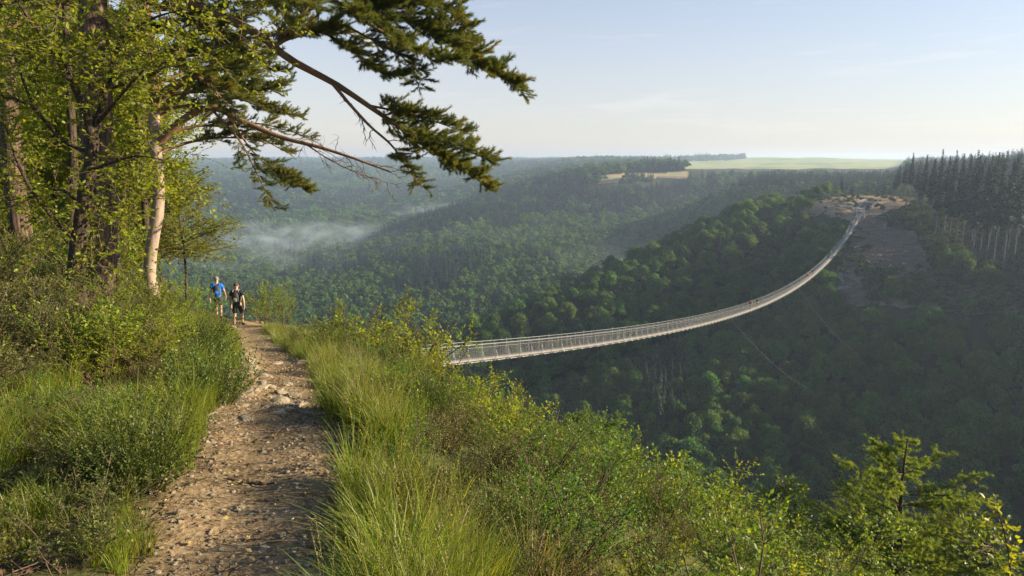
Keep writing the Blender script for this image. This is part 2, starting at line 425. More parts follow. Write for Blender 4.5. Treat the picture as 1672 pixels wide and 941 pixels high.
def cover(x, y, z):
    """0 wood, 1 clearing, 2 tan field, 3 green field"""
    px, py = project(np.stack([x, y, z], -1)); c = np.zeros(len(x), int)
    jx, jy = fbm(x / 9, y / 9, 3, 61) * 16, fbm(x / 9, y / 9, 3, 63) * 12
    front = y > 5
    r = np.hypot(x, y)
    near = front & (r > 195) & (r < 480)
    c[near & (inpoly(px + jx, py + jy, POLY['clear']) | inpoly(px + jx, py + jy, POLY['bare']))] = 1
    c[front & (r > 780) & (r < 1100) & inpoly(px, py, POLY['tan'])] = 2
    c[front & (r > 1250) & inpoly(px, py, POLY['green'])] = 3
    c[front & (r > 1250) & inpoly(px, py, POLY['green2'])] = 3
    return c

th_v = np.concatenate([np.arange(-180, -46, 4.0), np.arange(-46, 46, 0.22), np.arange(46, 180.1, 4.0)])
r_v = np.exp(np.concatenate([np.linspace(math.log(33), math.log(200), 100), np.linspace(math.log(200), math.log(420), 190)[1:], np.linspace(math.log(420), math.log(4600), 190)[1:]]))
TT, RR = np.meshgrid(np.radians(th_v), r_v, indexing='ij')
GX, GY = RR * np.sin(TT), RR * np.cos(TT)
GZ = H(GX, GY).reshape(GX.shape)
# the far sheet passes under the near one where they overlap
GZ = GZ - 0.25 * (1 - smooth(36, 46, RR))
nT, nR = GX.shape
idx = np.arange(nT * nR).reshape(nT, nR)
ter = MB()
ter.add(np.stack([GX, GY, GZ], -1).reshape(-1, 3), np.stack([idx[:-1, :-1], idx[1:, :-1], idx[1:, 1:], idx[:-1, 1:]], -1).reshape(-1, 4))
m, N, L, out = newmat('terrain')
at_ = N.new('ShaderNodeAttribute'); at_.attribute_name = 'cov'
tc = N.new('ShaderNodeTexCoord')
n = N.new('ShaderNodeTexNoise'); n.inputs['Scale'].default_value = 0.35; n.inputs['Detail'].default_value = 9; n.inputs['Roughness'].default_value = 0.7
n3 = N.new('ShaderNodeTexNoise'); n3.inputs['Scale'].default_value = 0.006; n3.inputs['Detail'].default_value = 5
L.new(tc.outputs['Object'], n.inputs['Vector']); L.new(tc.outputs['Object'], n3.inputs['Vector'])
r1 = ramp(N, [(.3, (.025,.035,.014)), (.7, (.055,.062,.026))])
r2 = ramp(N, [(.3, (.16,.11,.07)), (.48, (.31,.215,.14)), (.6, (.17,.15,.06)), (.8, (.40,.30,.21))])
r3 = ramp(N, [(.35, (.30,.25,.13)), (.65, (.38,.33,.17))])
r4 = ramp(N, [(.36, (.17,.23,.06)), (.46, (.30,.33,.10)), (.54, (.36,.36,.15)), (.62, (.26,.30,.09))])
L.new(n.outputs['Fac'], r1.inputs['Fac']); L.new(n.outputs['Fac'], r2.inputs['Fac']); L.new(n3.outputs['Fac'], r3.inputs['Fac']); L.new(n3.outputs['Fac'], r4.inputs['Fac'])
prev = r1.outputs['Color']
for k, rr_ in ((1, r2), (2, r3), (3, r4)):
    cmpn = N.new('ShaderNodeMath'); cmpn.operation = 'COMPARE'; cmpn.inputs[1].default_value = k; cmpn.inputs[2].default_value = 0.5
    L.new(at_.outputs['Fac'], cmpn.inputs[0])
    mm = N.new('ShaderNodeMixRGB'); L.new(cmpn.outputs[0], mm.inputs['Fac']); L.new(prev, mm.inputs['Color1']); L.new(rr_.outputs['Color'], mm.inputs['Color2']); prev = mm.outputs['Color']
p = N.new('ShaderNodeBsdfPrincipled'); p.inputs['Roughness'].default_value = 0.95; p.inputs['Specular IOR Level'].default_value = 0.05
b = N.new('ShaderNodeBump'); b.inputs['Strength'].default_value = 0.6; b.inputs['Distance'].default_value = 0.8
L.new(n.outputs['Fac'], b.inputs['Height']); L.new(b.outputs[0], p.inputs['Normal'])
L.new(prev, p.inputs['Base Color']); L.new(p.outputs[0], out.inputs['Surface'])
M['terrain'] = m
ter_o = ter.build('hills', M['terrain'], smooth=True)
tag(ter_o, kind='structure')
cv = cover(GX.ravel(), GY.ravel(), GZ.ravel()).astype(np.float32)
a = ter_o.data.attributes.new('cov', 'FLOAT', 'POINT'); a.data.foreach_set('value', cv)

# what of the terrain can be seen from about the camera (for planting woods only where they can show)
EL = GZ / RR
HOR = np.maximum.accumulate(EL, axis=1)           # running horizon along each direction
def shows(x, y, ztop):
    th, r = np.degrees(np.arctan2(x, y)), np.hypot(x, y)
    i = np.clip(np.searchsorted(th_v, th), 0, nT - 1); j = np.clip(np.searchsorted(r_v, r) - 2, 0, nR - 1)
    return (ztop / r) > HOR[i, j] - 0.004

# ------------------------------------------------------------------ scatter of uncountable things
def proto_collection(name): return bpy.data.collections.new(name)

def scatter_stuff(name, pts, rot, scl, idx, col, mat=None):
    """one object: instances of the members of `col` (in name order) at points"""
    me = bpy.data.meshes.new(name); n = len(pts)
    me.vertices.add(n); me.vertices.foreach_set('co', np.asarray(pts, np.float32).ravel())
    a = me.attributes.new('rot', 'FLOAT_VECTOR', 'POINT'); a.data.foreach_set('vector', np.asarray(rot, np.float32).ravel())
    scl = np.asarray(scl, np.float32)
    if scl.ndim == 1: scl = np.repeat(scl[:, None], 3, 1)
    a = me.attributes.new('scl', 'FLOAT_VECTOR', 'POINT'); a.data.foreach_set('vector', scl.ravel())
    a = me.attributes.new('pick', 'INT', 'POINT'); a.data.foreach_set('value', np.asarray(idx, np.int32))
    o = bpy.data.objects.new(name, me); COL.objects.link(o)
    ng = bpy.data.node_groups.new(name + '_nodes', 'GeometryNodeTree')
    ng.interface.new_socket('Geometry', in_out='INPUT', socket_type='NodeSocketGeometry')
    ng.interface.new_socket('Geometry', in_out='OUTPUT', socket_type='NodeSocketGeometry')
    N, L = ng.nodes, ng.links
    gi, go = N.new('NodeGroupInput'), N.new('NodeGroupOutput')
    mtp = N.new('GeometryNodeMeshToPoints')
    ci = N.new('GeometryNodeCollectionInfo'); ci.inputs['Collection'].default_value = col; ci.inputs['Separate Children'].default_value = True; ci.inputs['Reset Children'].default_value = True
    ip = N.new('GeometryNodeInstanceOnPoints'); ip.inputs['Pick Instance'].default_value = True
    def na(nm, t):
        q = N.new('GeometryNodeInputNamedAttribute'); q.data_type = t; q.inputs['Name'].default_value = nm; return q.outputs['Attribute']
    e2r = N.new('FunctionNodeEulerToRotation')
    L.new(gi.outputs[0], mtp.inputs['Mesh']); L.new(mtp.outputs[0], ip.inputs['Points']); L.new(ci.outputs[0], ip.inputs['Instance'])
    L.new(na('pick', 'INT'), ip.inputs['Instance Index']); L.new(na('rot', 'FLOAT_VECTOR'), e2r.inputs[0]); L.new(e2r.outputs[0], ip.inputs['Rotation'])
    L.new(na('scl', 'FLOAT_VECTOR'), ip.inputs['Scale']); L.new(ip.outputs[0], go.inputs[0])
    md = o.modifiers.new('scatter', 'NODES'); md.node_group = ng
    tag(o, kind='stuff')
    return o

# ------------------------------------------------------------------ far trees
def rand_mats(n, normals=None, spread=0.8):
    """random orthonormal frames; column 2 (the leaf's normal) leans to `normals`"""
    z = rng.normal(size=(n, 3))
    if normals is not None: z = np.asarray(normals) + spread * z
    z /= np.linalg.norm(z, axis=1, keepdims=True) + 1e-9
    t = rng.normal(size=(n, 3)); x = np.cross(t, z); x /= np.linalg.norm(x, axis=1, keepdims=True) + 1e-9
    return np.stack([x, np.cross(z, x), z], -1)

CLUMP_V = np.array([[-.5,-.35,0],[.1,-.5,.12],[.5,.05,0],[.15,.5,.1],[-.45,.3,-.05]]); CLUMP_F = np.array([[0,1,2],[0,2,3],[0,3,4]])

def broadleaf_crown(nleaf, size, seed, h=9.5, w=3.2):
    g = np.random.default_rng(seed); mb = MB()
    k = 16 if nleaf > 800 else 9
    c = g.normal(size=(k, 3)); c /= np.linalg.norm(c, axis=1, keepdims=True)
    c = c * g.uniform(.35, .8, (k, 1)) * [w, w, h * .30] + [0, 0, h * .62]
    c[0] = [0, 0, h * .85]
    rad = g.uniform(.22, .52, k) * w
    wgt = rad**2 / (rad**2).sum()
    which = g.choice(k, nleaf, p=wgt)
    d = g.normal(size=(nleaf, 3)); d[:, 2] = np.abs(d[:, 2]) * 1.0 - .35 * (g.random(nleaf) < .4); d /= np.linalg.norm(d, axis=1, keepdims=True)
    lump = 1 + .25 * np.sin(d[:, 0] * 7 + which) * np.cos(d[:, 1] * 6 + 2 * which)
    pos = c[which] + d * (rad[which] * lump * g.uniform(.62, 1.16, nleaf))[:, None]
    Mx = rand_mats(nleaf, d, .75) * (size * g.uniform(.6, 1.3, nleaf))[:, None, None]
    mb.scatter(CLUMP_V, CLUMP_F, pos, Mx)
    return mb

def broadleaf_trunk(seed, h=9.5, w=3.2):
    g = np.random.default_rng(seed); mb = MB()
    mb.tube(spline([[0,0,-1.5],[.1,.05,h*.25],[-.05,.1,h*.5],[.1,0,h*.8]], 7), np.linspace(.17,.05,7), 6)
    for k in range(6):
        a = g.uniform(0, 6.28); z = h * g.uniform(.28, .6); q = w * g.uniform(.4, .7)
        mb.tube([[0,0,z],[q*.5*math.cos(a),q*.5*math.sin(a),z+.9],[q*math.cos(a),q*math.sin(a),z+1.7]], [.07,.05,.02], 5, cap=False)
    return mb

SPRAY_V = np.array([[0,-.10,0],[.40,-.30,-.06],[1,-.08,-.24],[1,.08,-.24],[.40,.30,-.06],[0,.10,0]]); SPRAY_F = np.array([[0,1,4,5],[1,2,3,4]])
def conifer_crown(nw, nb, h, w, z0, seed, seg=3, droop=.35):
    """whorls of drooping flat sprays, longest low down"""
    g = np.random.default_rng(seed); mb = MB(); P, Ms = [], []
    for i in range(nw):
        t = i / (nw - 1); z = z0 + (h - z0) * t**.95
        Lb = w * ((1 - t)**.8 * .95 + .05) * (0.7 + .3 * min(1, t * 6))
        for k in range(nb):
            a = g.uniform(0, 6.28); l = Lb * g.uniform(.65, 1.15)
            for q in range(seg):
                s = q / seg
                r0 = l * s * .9
                zz = z - droop * r0 + .1 * g.normal()
                side = g.uniform(-.5, .5)
                ca, sa = math.cos(a + side * (s > 0)), math.sin(a + side * (s > 0))
                ln = max(.35, l * (.5 if seg > 1 else 1.05))
                fx = np.array([ca, sa, -droop * g.uniform(.6, 1.4)]); fx /= np.linalg.norm(fx)
                up = np.array([0, 0, 1.0]) + .35 * g.normal(size=3); fy = np.cross(up, fx); fy /= np.linalg.norm(fy); fz_ = np.cross(fx, fy)
                P.append([math.cos(a) * r0, math.sin(a) * r0, zz]); Ms.append(np.stack([fx, fy * 1.15, fz_], -1) * ln)
    mb.scatter(SPRAY_V, SPRAY_F, np.array(P), np.array(Ms))
    return mb

def plant_proto(col, name, crown, trunk, leafm, woodm):
    """crown and trunk as one mesh object in a scatter collection"""
    o = crown.build(name, leafm, col=col)
    if trunk is not None:
        t = trunk.mesh(name + '_wood', woodm)
        o.data.materials.append(woodm)
        nv, nl, npoly = len(o.data.vertices), len(o.data.loops), len(o.data.polygons)
        bmv = np.empty(nv * 3, np.float32); o.data.vertices.foreach_get('co', bmv)
        mb = MB(); fr = np.empty(npoly, np.float32); o.data.attributes['rnd'].data.foreach_get('value', fr)
        both = MB(); both.v = crown.v + trunk.v; both.f = crown.f + [f + crown.n for f in trunk.f]; both.r = crown.r + trunk.r; both.n = crown.n + trunk.n
        me = both.mesh(name, leafm); me.materials.append(woodm)
        mi = np.zeros(len(me.polygons), np.int32); mi[sum(len(f) for f in crown.f):] = 1
        me.polygons.foreach_set('material_index', mi)
        old = o.data; o.data = me; bpy.data.meshes.remove(old); bpy.data.meshes.remove(t)
    return o

woods_near, woods_mid, woods_far = proto_collection('wood_near'), proto_collection('wood_mid'), proto_collection('wood_far')
BL = []
for k in range(5):
    hh, ww = [9.5, 8.5, 10.5, 7.5, 11][k], [3.2, 3.4, 3.0, 2.9, 3.6][k]
    cr_, tr_ = broadleaf_crown(3800, .40, 100 + k, hh, ww), broadleaf_trunk(50 + k, hh, ww)
    plant_proto(woods_near, 'a%d' % k, cr_, tr_, M['leaf_far'], M['wood_far'])
    BL.append((cr_.mesh('broadleaf_crown', M['leaf_far']), tr_.mesh('broadleaf_trunk', M['wood_far'])))
    plant_proto(woods_mid, 'a%d' % k, broadleaf_crown(650, .85, 130 + k, hh, ww), None, M['leaf_far'], None)
    plant_proto(woods_far, 'a%d' % k, broadleaf_crown(170, 1.7, 160 + k, hh, ww), None, M['leaf_far'], None)
for k in range(3):
    plant_proto(woods_near, 'b%d' % k, conifer_crown(34, 11, 14 + k, 2.7, 1.5, 70 + k), None, M['needle_far'], None)
    plant_proto(woods_mid, 'b%d' % k, conifer_crown(20, 9, 14 + k, 2.9, 1.5, 75 + k, 2), None, M['needle_far'], None)
    plant_proto(woods_far, 'b%d' % k, conifer_crown(11, 8, 13 + k, 3.0, 1.0, 80 + k, 1), None, M['needle_far'], None)

# candidate positions in shells of equal spacing
P = []
edges = [55, 140, 220, 350, 480, 650, 850, 1100, 1400, 1800, 2300, 2900, 3600, 4300]
for r0, r1 in zip(edges[:-1], edges[1:]):
    rm = (r0 + r1) / 2; s = 3.3 * max(1, rm / 400)**.66
    nn = int(R(82) / 2 * (r1*r1 - r0*r0) / (s*s) * 1.15)
    rr = np.sqrt(rng.uniform(r0*r0, r1*r1, nn)); tt = rng.uniform(R(-41), R(41), nn)
    P.append(np.stack([rr*np.sin(tt), rr*np.cos(tt), np.full(nn, s)], -1))
P = np.concatenate(P)
fz_ = H(P[:, 0], P[:, 1])
px, py = project(np.stack([P[:, 0], P[:, 1], fz_], -1)); rr = np.hypot(P[:, 0], P[:, 1])
ok = (cover(P[:, 0], P[:, 1], fz_) == 0) & shows(P[:, 0], P[:, 1], fz_ + 12)
ok &= ~((rr > 200) & (rr < 420) & inpoly(px, py, [(1385,375),(1500,370),(1525,410),(1545,500),(1390,495)]))
# spruce stand keeps its own trees
STAND = [(1462,344),(1480,322),(1520,300),(1700,285),(1700,452),(1650,428),(1600,402),(1560,380),(1500,352)]
ok &= ~((rr > 200) & (rr < 480) & inpoly(px, py, STAND))
ok &= ~((rr > 2300) & (px > 1050) & (py < 266) & ~((px < 1215) & (py > 257) & (rr > 2450) & (rr < 2800)) & ~((px > 1335) & (px < 1395) & (rr > 2600) & (rr < 2900)))
ok &= ~((px < 700) & (rr < 125)) & (rr > 64)
# woods in the hollows do not rise over the open fields behind them
tpx, tpy = project(np.stack([P[:, 0], P[:, 1], fz_ + np.where(rr > 1000, 12, 12)], -1))
ok &= ~((rr > 420) & (rr < 2300) & (inpoly(tpx, tpy, POLY['green']) | inpoly(tpx, tpy, POLY['green2'])))
ok &= ~((rr > 420) & (rr < 900) & inpoly(tpx, tpy, POLY['tan']))
P, fz_, px, py, rr = P[ok], fz_[ok], px[ok], py[ok], rr[ok]
tpx, tpy = project(np.stack([P[:, 0], P[:, 1], fz_ + 8], -1))
hid = (rr < 420) & (rr > 150) & inpoly(tpx, tpy, [(1480,345),(1560,388),(1640,425),(1700,448),(1700,300),(1480,300)])
hid |= (rr > 270) & (rr < 430) & (inpoly(tpx, tpy, [(1318,350),(1340,330),(1375,306),(1440,304),(1480,320),(1500,352),(1440,368)]) | inpoly(px, py, [(1325,350),(1340,328),(1375,310),(1440,310),(1480,320),(1500,352),(1440,365)])) & (rng.random(len(px)) < .93)
P, fz_, px, py, rr = P[~hid], fz_[~hid], px[~hid], py[~hid], rr[~hid]
# where conifers grow
con = (fbm(P[:, 0] / 60, P[:, 1] / 60, 3, 8) > 0.42) & (rr > 420)
con |= (rr > 420) & (rr < 800) & (px > 1195) & (py < 318)
band = [(690,352),(760,330),(860,292),(960,300),(1040,318),(1060,350),(980,362),(900,352),(800,372),(640,400)]
con |= (rr > 420) & (rr < 1000) & inpoly(px, py, band) & (rng.random(len(px)) < .75)
con |= (rr > 120) & (rr < 330) & (np.hypot((px - 1085) / 34, (py - 640) / 75) < 1) & (rng.random(len(px)) < .8)
con |= (rr > 200) & (rr < 340) & (np.hypot((px - 1180) / 10, (py - 440) / 26) < 1)
con |= (rr > 1200) & (fbm(P[:, 0] / 260, P[:, 1] / 260, 2, 15) > -0.05) & (rng.random(len(px)) < .7)
sc = P[:, 2] / 3.75 * np.where(rr < 420, 1.0, 1.08)
S = np.stack([sc, sc, np.minimum(sc, 1 + (sc - 1) * .2)], -1) * np.where(rng.random((len(sc), 1)) < .15, rng.uniform(.95, 1.2, (len(sc), 1)), rng.uniform(.55, .95, (len(sc), 1))) * np.where(con, .95, 1.0)[:, None]
S[con, :2] *= np.where(rr[con] > 400, 1.25, .9)[:, None]
S[(rr > 255) & (rr < 420) & (px > 1270) & (py < 350)] *= .75
tpx, tpy = project(np.stack([P[:, 0], P[:, 1], fz_ + np.where(con, 15.5, 9.5) * S[:, 2]], -1))
bad = (rr > 420) & (rr < 2300) & (inpoly(tpx, tpy, POLY['green']) | inpoly(tpx, tpy, POLY['green2']) | ((tpx > 1180) & (tpx < 1475) & (tpy < 277)))
bad |= (rr > 420) & (rr < 900) & inpoly(tpx, tpy, POLY['tan'])
bad |= (rr > 180) & (rr < 420) & (inpoly(tpx, tpy + 4, POLY['clear']) | inpoly(tpx, tpy + 4, POLY['bare'])) & (rng.random(len(px)) < .9)
P, fz_, px, py, rr, con, sc, S = [q[~bad] for q in (P, fz_, px, py, rr, con, sc, S)]
rot = np.stack([rng.normal(0, .05, len(sc)), rng.normal(0, .05, len(sc)), rng.uniform(0, 6.28, len(sc))], -1)
pick = np.where(con, 5 + rng.integers(0, 3, len(sc)), rng.integers(0, 5, len(sc)))
PT = np.stack([P[:, 0], P[:, 1], fz_ - .3], -1)
inview = (px > -20) & (px < 1692) & (py < 960)
# the ones that show largest stand as trees of their own
cand = np.where((~con) & inview & (rr < 235) & (px > 760))[0]
cand = cand[np.argsort(rr[cand])][:260]
single = np.zeros(len(rr), bool); single[cand] = True
print('woods', len(rr), 'single', single.sum())
for nm, m_, cl in (('hillside_wood', (rr < 400) & ~single, woods_near), ('ridge_wood', (rr >= 400) & (rr < 1000), woods_mid), ('distant_wood', rr >= 1000, woods_far)):
    scatter_stuff(nm, PT[m_], rot[m_], S[m_], pick[m_], cl)
first = {}
for i in cand:
    k = int(pick[i])
    t = empty('broadleaf_tree')
    c = bpy.data.objects.new('crown', BL[k][0]); w_ = bpy.data.objects.new('trunk', BL[k][1])
    for q in (c, w_): COL.objects.link(q); q.parent = t
    t.location = PT[i]; t.rotation_euler = rot[i]; t.scale = S[i]
    tag(t, 'round green broadleaf tree in the shaded wood on the far slope below the footbridge', 'tree', 'broadleaf trees on the shaded slope below the bridge')
# ------------------------------------------------------------------ near ground
def graded(a, b, core0, core1, d0, g):
    v = list(np.arange(core0, core1, d0)); s = d0; q = v[-1]
    while q < b: s = min(s * g, 1.6); q += s; v.append(q)
    s, q = d0, core0; lo = []
    while q > a: s = min(s * g, 1.6); q -= s; lo.append(q)
    return np.array(lo[::-1] + v)
gx = graded(-50, 44, -6.5, 3.2, 0.05, 1.035)
gy = graded(-16, 62, 2.0, 8.5, 0.045, 1.022)
NX, NY = np.meshgrid(gx, gy, indexing='ij')
NZ = H(NX, NY).reshape(NX.shape)
ids = np.arange(NX.size).reshape(NX.shape)
keep = (np.hypot(NX, NY)[:-1, :-1] < 47)
fq = np.stack([ids[:-1, :-1], ids[1:, :-1], ids[1:, 1:], ids[:-1, 1:]], -1)[keep]
gm = MB(); gm.add(np.stack([NX, NY, NZ], -1).reshape(-1, 3), fq)

m, N, L, out = newmat('soil')
at_ = N.new('ShaderNodeAttribute'); at_.attribute_name = 'trail'
tc = N.new('ShaderNodeTexCoord')
def noise(sc, det=6, ro=.65):
    n = N.new('ShaderNodeTexNoise'); n.inputs['Scale'].default_value = sc; n.inputs['Detail'].default_value = det; n.inputs['Roughness'].default_value = ro
    L.new(tc.outputs['Object'], n.inputs['Vector']); return n
na, nb, nc = noise(1.3), noise(14, 8, .75), noise(0.7)
vo = N.new('ShaderNodeTexVoronoi'); vo.inputs['Scale'].default_value = 26; L.new(tc.outputs['Object'], vo.inputs['Vector'])
rt = ramp(N, [(.25, (.15,.098,.042)), (.5, (.275,.19,.085)), (.75, (.38,.28,.14))]); L.new(nb.outputs['Fac'], rt.inputs['Fac'])
rp = ramp(N, [(.3, (.7,.68,.66)), (.7, (1.25,1.2,1.15))]); L.new(na.outputs['Fac'], rp.inputs['Fac'])
mt = N.new('ShaderNodeMixRGB'); mt.blend_type = 'MULTIPLY'; mt.inputs['Fac'].default_value = 1; L.new(rt.outputs['Color'], mt.inputs['Color1']); L.new(rp.outputs['Color'], mt.inputs['Color2'])
vs_ = N.new('ShaderNodeMixRGB'); vs_.blend_type = 'OVERLAY'; vs_.inputs['Fac'].default_value = .18; bw = N.new('ShaderNodeRGBToBW'); L.new(vo.outputs['Color'], bw.inputs[0]); L.new(mt.outputs[0], vs_.inputs['Color1']); L.new(bw.outputs[0], vs_.inputs['Color2'])
hsv = N.new('ShaderNodeHueSaturation'); hsv.inputs['Saturation'].default_value = .85; L.new(vs_.outputs[0], hsv.inputs['Color'])
rg = ramp(N, [(.25, (.055,.045,.02)), (.5, (.10,.085,.03)), (.75, (.15,.115,.05))]); L.new(nb.outputs['Fac'], rg.inputs['Fac'])
rg2 = ramp(N, [(.3, (.035,.05,.012)), (.7, (.085,.10,.03))]); L.new(nb.outputs['Fac'], rg2.inputs['Fac'])
mgr = ramp(N, [(.42, (0,0,0)), (.58, (1,1,1))]); L.new(nc.outputs['Fac'], mgr.inputs['Fac'])
mg = N.new('ShaderNodeMixRGB'); L.new(mgr.outputs['Color'], mg.inputs['Fac']); L.new(rg.outputs['Color'], mg.inputs['Color1']); L.new(rg2.outputs['Color'], mg.inputs['Color2'])
mf = N.new('ShaderNodeMixRGB'); L.new(at_.outputs['Fac'], mf.inputs['Fac']); L.new(mg.outputs[0], mf.inputs['Color1']); L.new(hsv.outputs[0], mf.inputs['Color2'])
p = N.new('ShaderNodeBsdfPrincipled'); p.inputs['Roughness'].default_value = .95; p.inputs['Specular IOR Level'].default_value = .1
hsum = N.new('ShaderNodeMath'); hsum.operation = 'MULTIPLY_ADD'; hsum.inputs[1].default_value = .5; L.new(vo.outputs['Distance'], hsum.inputs[0]); L.new(nb.outputs['Fac'], hsum.inputs[2])
b = N.new('ShaderNodeBump'); b.inputs['Strength'].default_value = .9; b.inputs['Distance'].default_value = .03
L.new(hsum.outputs[0], b.inputs['Height']); L.new(b.outputs[0], p.inputs['Normal']); L.new(mf.outputs[0], p.inputs['Base Color']); L.new(p.outputs[0], out.inputs['Surface'])
M['soil'] = m
gro = gm.build('ground', M['soil'], smooth=True); tag(gro, kind='structure')
dd = np.abs(NX - trail_x(NY)) - trail_half(NY) - .16 * fbm(NX * 1.6, NY * 1.6, 3, 77)
tv = (1 - smooth(-.05, .22, dd)) * smooth(46, 40, NY)
# bare litter patch on the inner side of the trail close by
tv = np.maximum(tv, .25 * smooth(.0, .35, fbm(NX * .9, NY * .9, 3, 91)) * (NX < trail_x(NY)) * (NY < 8) * (np.abs(NX - trail_x(NY)) < 2.6))
a = gro.data.attributes.new('trail', 'FLOAT', 'POINT'); a.data.foreach_set('value', tv.ravel().astype(np.float32))

_Y = np.concatenate([np.arange(1.5, 12, .02), np.arange(12, 50, .06)])
def ground_px(px, py):
    d = ray(px, py); s = _Y / d[1]; z = H(d[0] * s, _Y); g = d[2] * s - z
    k = np.argmax(g < 0); return np.array([d[0] * s[k], _Y[k], z[k]])
def Hp(x, y): return float(H(np.array([x]), np.array([y]))[0])

# ------------------------------------------------------------------ plant pieces
LEAF_V = np.array([[0,0,0],[.24,.25,.05],[.27,.58,.05],[0,1,-.08],[-.27,.58,.05],[-.24,.25,.05]]); LEAF_F = np.array([[0,1,2,3],[0,3,4,5]])
LEAF4_V = np.array([[0,0,0],[.31,.48,.07],[0,1,-.06],[-.31,.48,.07]]); LEAF4_F = np.array([[0,1,2],[0,2,3]])
def frames(d, nrm):
    """y axis along d, z axis near nrm"""
    d = d / (np.linalg.norm(d, axis=1, keepdims=True) + 1e-9)
    x = np.cross(d, nrm); x /= np.linalg.norm(x, axis=1, keepdims=True) + 1e-9
    return np.stack([x, d, np.cross(x, d)], -1)
def unit(v): v = np.asarray(v, float); return v / (np.linalg.norm(v) + 1e-9)

class Plant:
    def __init__(s, seed): s.g = np.random.default_rng(seed); s.w = MB(); s.lp, s.ld, s.ls = [], [], []
    def limb(s, P0, d, Ln, r0, n=6, wander=.12, lift=0.0, r1=None, sides=5):
        P = [np.asarray(P0, float)]; d = unit(d); st = Ln / n
        for i in range(n):
            d = unit(d + s.g.normal(size=3) * wander + np.array([0, 0, lift])); P.append(P[-1] + d * st)
        P = np.array(P); s.w.tube(P, np.linspace(r0, r0 * .35 if r1 is None else r1, n + 1), sides, cap=False); return P
    def leaf(s, p, d, size): s.lp.append(p); s.ld.append(d); s.ls.append(size)
    def spray(s, P, size, step, flat=.35, tip=True):
        """two rows of leaves along a twig"""
        seg = np.diff(P, axis=0); ln = np.linalg.norm(seg, axis=1); tot = ln.sum(); cum = np.concatenate([[0], np.cumsum(ln)])
        k = max(2, int(tot / step)); side = 1
        for q in np.linspace(tot * .15, tot, k):
            j = min(len(seg) - 1, np.searchsorted(cum, q, 'right') - 1)
            p = P[j] + seg[j] / ln[j] * (q - cum[j]); t = seg[j] / ln[j]
            lat = unit(np.cross(t, [0, 0, 1]) + 1e-4) * side; side = -side
            s.leaf(p, unit(t * .6 + lat * .9 + s.g.normal(size=3) * flat), size * s.g.uniform(.6, 1.2))
        if tip: s.leaf(P[-1], unit(seg[-1]), size)
    def leaves(s, quick=False, up=1.0, jitter=.5, rlo=0, rhi=1):
        mb = MB(); n = len(s.lp)
        if n == 0: return mb
        d = np.array(s.ld); nr = np.array([[0, 0, up]]) + s.g.normal(size=(n, 3)) * jitter
        F = frames(d, nr) * np.array(s.ls)[:, None, None]
        tv, tf = (LEAF4_V, LEAF4_F) if quick else (LEAF_V, LEAF_F)
        mb.scatter(tv, tf, np.array(s.lp), F, rlo + (rhi - rlo) * s.g.random(n)); return mb

# ---- materials for plants near the trail
M['leaf_lime'] = leaf_mat('leaves_lime', [(.14,.215,.018), (.22,.31,.024), (.32,.385,.038)], .58, (1.35,1.15,.40), .42, .22)
M['leaf_green'] = leaf_mat('leaves_green', [(.075,.165,.016), (.13,.24,.024), (.205,.31,.04)], .52, (1.3,1.15,.45), .42, .25)
M['leaf_olive'] = leaf_mat('leaves_olive', [(.075,.10,.02), (.125,.15,.03), (.19,.19,.045)], .4, (1.3,1.1,.5), .5, .25)
M['heather'] = leaf_mat('heather', [(.075,.075,.024), (.11,.115,.032), (.15,.155,.045), (.21,.165,.075)], .3, (1.2,1.05,.6), .7, .3)
M['broom'] = leaf_mat('broom', [(.05,.085,.016), (.085,.125,.022), (.135,.175,.035)], .35, (1.25,1.15,.5), .5, .25)
M['grass'] = leaf_mat('grass', [(.10,.165,.016), (.15,.215,.022), (.21,.265,.032), (.28,.285,.055)], .45, (1.3,1.15,.4), .42, .22)
M['grass_dry'] = leaf_mat('grass_dry', [(.27,.21,.10), (.38,.30,.15), (.20,.20,.06)], .35, (1.15,1.05,.7), .6, .2)
M['pine_needle'] = leaf_mat('pine_needles', [(.06,.095,.02), (.115,.15,.03), (.17,.19,.04), (.26,.225,.05)], .45, (1.25,1.1,.5), .45, .15)
M['twig'] = plain_mat('twig', [(.07,.048,.032), (.15,.105,.07)], 20, .85)
M['twig_pale'] = plain_mat('twig_pale', [(.20,.15,.11), (.34,.27,.21)], 20, .85)
M['bark_pine'] = bark_mat('bark_pine', (.035,.024,.018), (.20,.135,.095), 7.0)
M['bark_upper'] = plain_mat('bark_pine_upper', [(.11,.062,.038), (.20,.115,.065), (.28,.18,.12)], 9, .85, .2, 0, .6, 25, (1, 1, .4))
M['bark_pale'] = plain_mat('bark_pale', [(.20,.14,.11), (.33,.25,.20), (.42,.33,.27)], 9, .85, .2, 0, .6, 22, (1, 1, .3))
M['bark_dark'] = bark_mat('bark_dark', (.028,.021,.016), (.13,.095,.07), 10.0)
M['rock'] = plain_mat('rock', [(.20,.165,.11), (.35,.29,.20), (.46,.40,.30)], 9, .9, .2, 0, .7, 26)
M['litter'] = leaf_mat('litter', [(.10,.07,.03), (.19,.135,.055), (.31,.235,.105)], .12, (1.1,1,.8), .3, .5)

